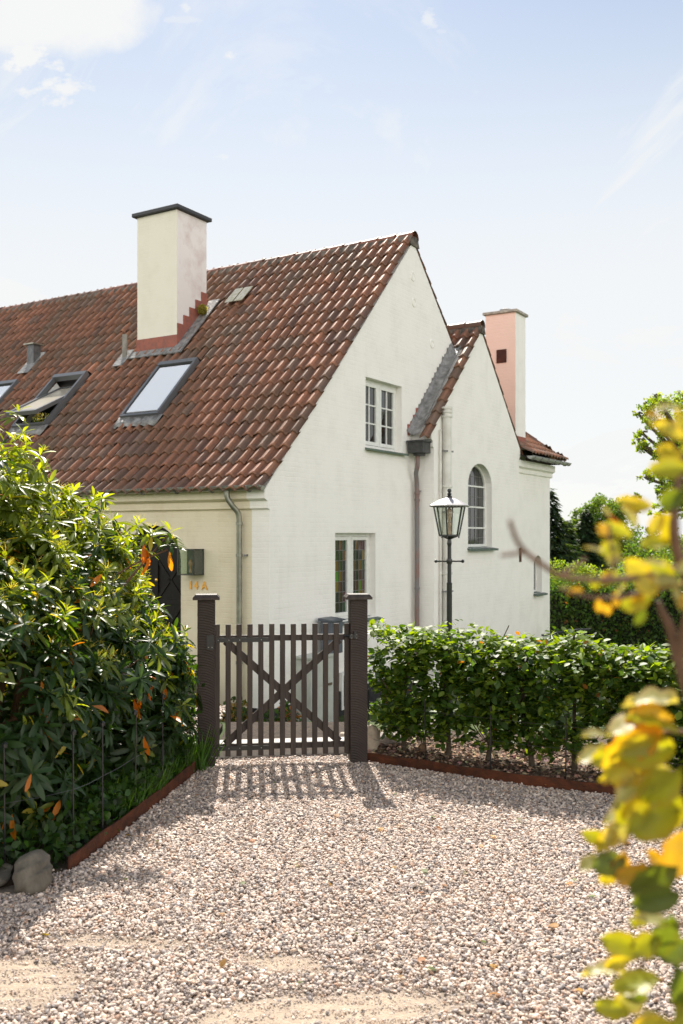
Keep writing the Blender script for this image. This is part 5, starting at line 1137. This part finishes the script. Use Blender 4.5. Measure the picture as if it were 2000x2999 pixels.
# shrubs above the far hedge
sh_g = 'shrubs behind the far hedge'
for i, (u, Y, tv, w_, c, lab) in enumerate(((1640, 30, 1640, 1.0, (.15, .21, .04), 'light green shrub behind the far hedge next to the house'), (1715, 30, 1655, 1.0, (.16, .20, .035), 'yellow-green shrub behind the far hedge below the oak'), (1790, 31, 1650, 1.2, (.12, .18, .035), 'green shrub behind the far hedge right of the yellow-green one'), (1870, 31, 1640, 1.3, (.13, .19, .035), 'green shrub behind the far hedge under the round dark tree'), (1960, 31, 1625, 1.5, (.15, .20, .035), 'tall green shrub behind the far hedge at the right edge'), (2050, 31, 1620, 1.5, (.13, .19, .035), 'green shrub behind the far hedge outside the right edge'))):
    zc = zz_(tv, Y); b_ = (at(u, Y), Y, -1.75); tree('garden_shrub', b_, [((0, 0, zc + 1.75 - w_ * .5), (w_, w_ * .7, w_ * .5)), ((-.4 * w_, 0, zc + 1.75 - w_), (w_, w_ * .7, w_ * .6)), ((.4 * w_, .1, zc + 1.75 - w_ * .9), (w_ * .9, w_ * .7, w_ * .7))], 3200, .085, c, lab, 1.0, .04, cat='shrub', group=sh_g)
# far clipped hedge
fh = empty('conifer_hedge', (8.0, 26, -1.65)); tag(fh, 'tall dense dark conifer hedge across the far garden with brown flecks', 'hedge')
n_ = 22000; x = rng.uniform(-3.5, 8, n_); side = rng.random(n_); y = np.where(side < .7, -.45 + .12 * rng.normal(size=n_), rng.uniform(-.5, .6, n_)); hz = 1.95 + .05 * np.sin(x * 3); z = np.where(side < .7, hz * rng.random(n_), hz + .06 * rng.normal(size=n_))
scatter('foliage', *DI, np.stack([x, y, z], 1), rot_frames(unit(n_) + np.array([0, -.4, .3]), unit(n_) + np.array([0, -.5, .3])), rng.uniform(.07, .14, n_), vcol(n_, (.06, .11, .025), .3, (.20, .085, .035), .015), M['tree_leaf'], fh, False)
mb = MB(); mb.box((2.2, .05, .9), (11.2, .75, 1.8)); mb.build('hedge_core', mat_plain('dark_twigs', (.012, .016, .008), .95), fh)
hr = empty('handrail', (5.0, 21.5, -1.4)); tag(hr, 'thin black handrail in the garden beside the house corner', 'handrail')
mb = MB(); mb.tube([(-.5, 0, .80), (.3, 0, .92), (.6, 0, .93)], .025, 8); mb.build('rail', M['blackmetal'], hr)
mb = MB(); mb.tube([(-.45, 0, -.1), (-.45, 0, .8)], .02, 6); mb.tube([(.5, 0, -.1), (.5, 0, .93)], .02, 6); mb.build('upright', M['blackmetal'], hr)

# ================================================================== NEAR BEECH TWIGS (right foreground)
nb_ = empty('beech_shrub', (.62, 1.0, 0)); tag(nb_, 'blurred beech shrub with yellow and orange leaves close to the camera at the right', 'shrub'); org = np.array([.62, 1.0, 0])
def px(u, v, Y): return np.array([(u * 1.2755 - 1000) / 2800 * Y, Y, 1.65 + (1568 - v * 1.2755) / 2800 * Y])
def ragged_leaf():
    V = []; F = []; Cm = []; st = [0, .08, .2, .33, .46, .59, .72, .84, .93, 1]; wd = [.05, .42, .78, .96, 1, .93, .76, .52, .26, .02]; ac = [-1, -.5, 0, .5, 1]
    for i, (t, w_) in enumerate(zip(st, wd)):
        for a in ac:
            e = .06 * ((i % 2) * 2 - 1) * (abs(a) == 1) * (0 < i < 9)
            V.append((.33 * (w_ + e) * a, t + .06 * abs(a) * (t < .9), -.22 * t * t + .07 * abs(a) + .03 * math.sin(t * 16) * abs(a) ** 1.5))
            q = 1.0 if a else .8; Cm.append((q * (1.08 if abs(a) == 1 else 1), q * (.84 if abs(a) == 1 else 1), q * (.8 if abs(a) == 1 else 1)))
    for i in range(9):
        for k in range(4): b0 = i * 5 + k; F.append((b0, b0 + 1, b0 + 6, b0 + 5))
    return V, F, Cm
NLV, NLF, NLC = ragged_leaf()
#      u, v, Y, length(m), direction angle in view (deg, 0 = right, 90 = up), facing, colour
YG = (.34, .38, .035); YY = (.50, .46, .05); OR = (.50, .34, .045); RD = (.60, .10, .01); GR = (.12, .18, .03); PA = (.48, .50, .24)
NLs = [(1568, 940, .95, .07, 170, 1, PA), (1568, 1015, .93, .08, 140, 0, YY), (1520, 950, .96, .04, 200, 1, PA), (1580, 1080, .93, .09, 175, 0, YG), (1575, 1130, .94, .07, 210, 0, GR),
       (1455, 1215, .94, .05, 100, 1, PA), (1425, 1250, .93, .045, 200, 0, YG), (1490, 1230, .95, .05, 60, 0, YY), (1500, 1290, .95, .06, 310, 0, YG), (1420, 1320, .94, .04, 200, 0, YG), (1395, 1235, .92, .03, 120, 0, OR), (1470, 1360, .95, .035, 260, 0, OR), (1440, 1345, .95, .03, 200, 1, PA), (1395, 1385, .94, .025, 270, 0, OR), (1530, 1300, .93, .045, 160, 1, PA),
       (1480, 1640, 1.06, .07, 200, 1, PA), (1440, 1725, 1.08, .06, 200, 0, YG), (1500, 1760, 1.05, .06, 200, 1, PA), (1500, 1830, 1.06, .06, 215, 0, YY), (1568, 1860, 1.03, .09, 200, 0, YG), (1420, 1910, 1.1, .05, 220, 0, YY), (1375, 1965, 1.12, .04, 210, 1, PA), (1480, 1950, 1.08, .05, 320, 0, OR), (1530, 2010, 1.05, .08, 190, 0, OR), (1520, 2150, 1.05, .06, 220, 0, YG), (1450, 2200, 1.08, .05, 210, 0, YY), (1475, 2255, 1.07, .05, 250, 0, GR),
       (1550, 1085, .95, .085, 100, 0, YY), (1560, 1000, .95, .075, 80, 0, YY), (1525, 965, .97, .05, 150, 1, OR), (1560, 1040, .93, .06, 20, 0, YG),
       (1500, 1165, .95, .055, 170, 0, YY), (1520, 1175, .95, .065, 290, 0, YY), (1470, 1160, .95, .045, 160, 0, YY), (1420, 1205, .92, .028, 130, 1, RD), (1400, 1190, .92, .025, 110, 1, PA),
       (1450, 1235, .95, .06, 150, 0, YG), (1470, 1260, .95, .07, 20, 1, YG), (1430, 1285, .95, .075, 320, 0, YY), (1475, 1300, .97, .065, 350, 0, YG), (1400, 1300, .94, .035, 60, 1, PA), (1395, 1310, .94, .03, 260, 0, OR), (1385, 1270, .92, .035, 150, 1, PA),
       (1370, 1355, .95, .032, 120, 0, YG), (1310, 1350, .95, .02, 170, 1, PA), (1340, 1358, .95, .03, 180, 0, OR), (1370, 1375, .95, .03, 290, 0, OR), (1410, 1360, .95, .03, 280, 0, OR), (1450, 1325, .94, .06, 330, 0, YY), (1500, 1345, .94, .05, 20, 1, PA), (1500, 1370, .95, .065, 200, 0, YG), (1540, 1345, .94, .05, 300, 1, PA), (1550, 1385, .93, .06, 0, 0, OR), (1480, 1395, .96, .04, 250, 0, GR), (1555, 1320, .9, .05, 40, 1, PA),
       (1560, 1620, 1.05, .08, 165, 1, PA), (1545, 1650, 1.05, .07, 180, 0, OR), (1395, 1690, 1.1, .045, 165, 1, PA), (1400, 1720, 1.1, .055, 195, 1, PA),
       (1530, 1680, 1.05, .105, 205, 0, OR), (1500, 1700, 1.06, .10, 215, 0, YY), (1545, 1720, 1.05, .09, 180, 0, YG), (1560, 1690, 1.03, .08, 150, 1, YG), (1540, 1770, 1.05, .10, 192, 1, PA), (1470, 1800, 1.07, .08, 250, 0, YG), (1555, 1800, 1.03, .10, 250, 0, YG), (1568, 1760, 1.0, .09, 230, 0, YG),
       (1460, 1850, 1.1, .06, 205, 1, PA), (1440, 1880, 1.1, .055, 230, 1, PA), (1450, 1920, 1.1, .045, 180, 0, OR), (1400, 1935, 1.12, .05, 160, 0, YG), (1440, 1975, 1.1, .06, 190, 0, GR), (1430, 1950, 1.1, .055, 260, 0, OR), (1410, 1985, 1.12, .05, 250, 0, YY), (1490, 1900, 1.1, .05, 20, 0, OR),
       (1500, 1990, 1.1, .05, 30, 0, YG), (1465, 2060, 1.12, .055, 290, 0, YG), (1440, 2110, 1.12, .035, 330, 0, YG), (1560, 1990, 1.03, .09, 215, 0, GR), (1568, 2050, 1.0, .08, 200, 0, GR), (1540, 2090, 1.05, .09, 260, 0, GR), (1550, 2130, 1.05, .06, 160, 1, PA), (1568, 1900, 1.05, .08, 260, 0, OR),
       (1480, 2190, 1.1, .07, 165, 0, YG), (1440, 2240, 1.1, .07, 170, 1, PA), (1510, 2200, 1.08, .06, 20, 0, GR), (1520, 2250, 1.06, .08, 190, 1, YG), (1550, 2210, 1.04, .08, 280, 0, GR), (1490, 2290, 1.08, .06, 200, 1, PA), (1450, 2330, 1.08, .06, 170, 0, YG), (1510, 2320, 1.05, .08, 240, 1, PA), (1550, 2300, 1.03, .09, 280, 0, YG), (1470, 2345, 1.05, .06, 300, 1, PA), (1545, 2340, 1.0, .07, 210, 0, YY)]
pp = []; aa = []; uu = []; sc_ = []; c_ = []
for (u, v, Y, ln_, ang, fc_, cc_) in NLs:
    a = R(ang); d = np.array([math.cos(a), random.uniform(-.35, .35), math.sin(a)])
    pp.append(px(u, v, Y)); aa.append(d); uu.append((np.array([0, -.45, 1.0]) if fc_ else np.array([random.uniform(-.3, .3), -1.0, .35])) + .2 * rng.normal(size=3)); sc_.append(ln_ * (.42 if v < 1150 else .52 if v < 1500 else .71)); c_.append(np.array(cc_) * random.uniform(.85, 1.15))
pp = np.array(pp); scatter('leaves', NLV, NLF, pp - org, rot_frames(np.array(aa), np.array(uu)), np.array(sc_)[:, None] * np.stack([rng.uniform(.7, 1.15, len(pp)), np.ones(len(pp)), rng.uniform(.6, 2.2, len(pp))], 1), np.clip(np.array(c_), 0, 1), M['near_leaf'], nb_, True, NLC, .012)
mb = MB()
def twig(pts, r0, r1):
    P_ = [Vector(px(*q) - org) for q in pts]; c = curve(P_, 5); n_ = len(c); r0 *= .75; r1 *= .75; mb.tube(c, [r0 + (r1 - r0) * i / (n_ - 1) for i in range(n_)], 8)
twig([(1640, 1500, .98), (1600, 1380, .97), (1556, 1270, .96), (1548, 1190, .95), (1558, 1110, .95), (1575, 1040, .95)], .010, .004)
twig([(1590, 1290, .97), (1500, 1320, .95), (1400, 1332, .93), (1300, 1325, .92), (1250, 1300, .90), (1195, 1255, .88), (1170, 1195, .86)], .0048, .0028)
twig([(1285, 1322, .92), (1330, 1295, .92), (1345, 1280, .92)], .0032, .0022)
twig([(1205, 1268, .88), (1150, 1275, .87)], .0026, .0022)
twig([(1590, 1335, .96), (1500, 1355, .95), (1420, 1372, .94), (1350, 1370, .94), (1290, 1352, .94)], .004, .002)
twig([(1400, 1330, .93), (1410, 1290, .93), (1400, 1240, .92), (1400, 1200, .92)], .0025, .002)
twig([(1650, 1760, 1.02), (1600, 1640, 1.0), (1560, 1520, 1.0), (1538, 1440, 1.0), (1520, 1405, 1.0), (1512, 1380, 1.0)], .012, .003)
twig([(1556, 1520, 1.0), (1572, 1440, .99), (1590, 1380, .98)], .008, .006)
twig([(1600, 1900, 1.05), (1560, 1850, 1.06), (1480, 1850, 1.08), (1440, 1930, 1.1), (1430, 1990, 1.1)], .005, .002)
twig([(1640, 2150, 1.05), (1570, 2120, 1.06), (1500, 2180, 1.07), (1460, 2240, 1.08)], .005, .002)
twig([(1400, 1700, 1.1), (1460, 1690, 1.08), (1560, 1680, 1.05), (1640, 1700, 1.02)], .002, .004)
twig([(1700, 3600, 1.05), (1690, 2600, 1.02), (1670, 2000, 1.02), (1650, 1760, 1.02), (1640, 1500, .98)], .018, .010)
mb.build('twigs', mat_noise('pinkish_bark', (.22, .12, .075), (.13, .075, .045), 30, .6, .2), nb_, True)
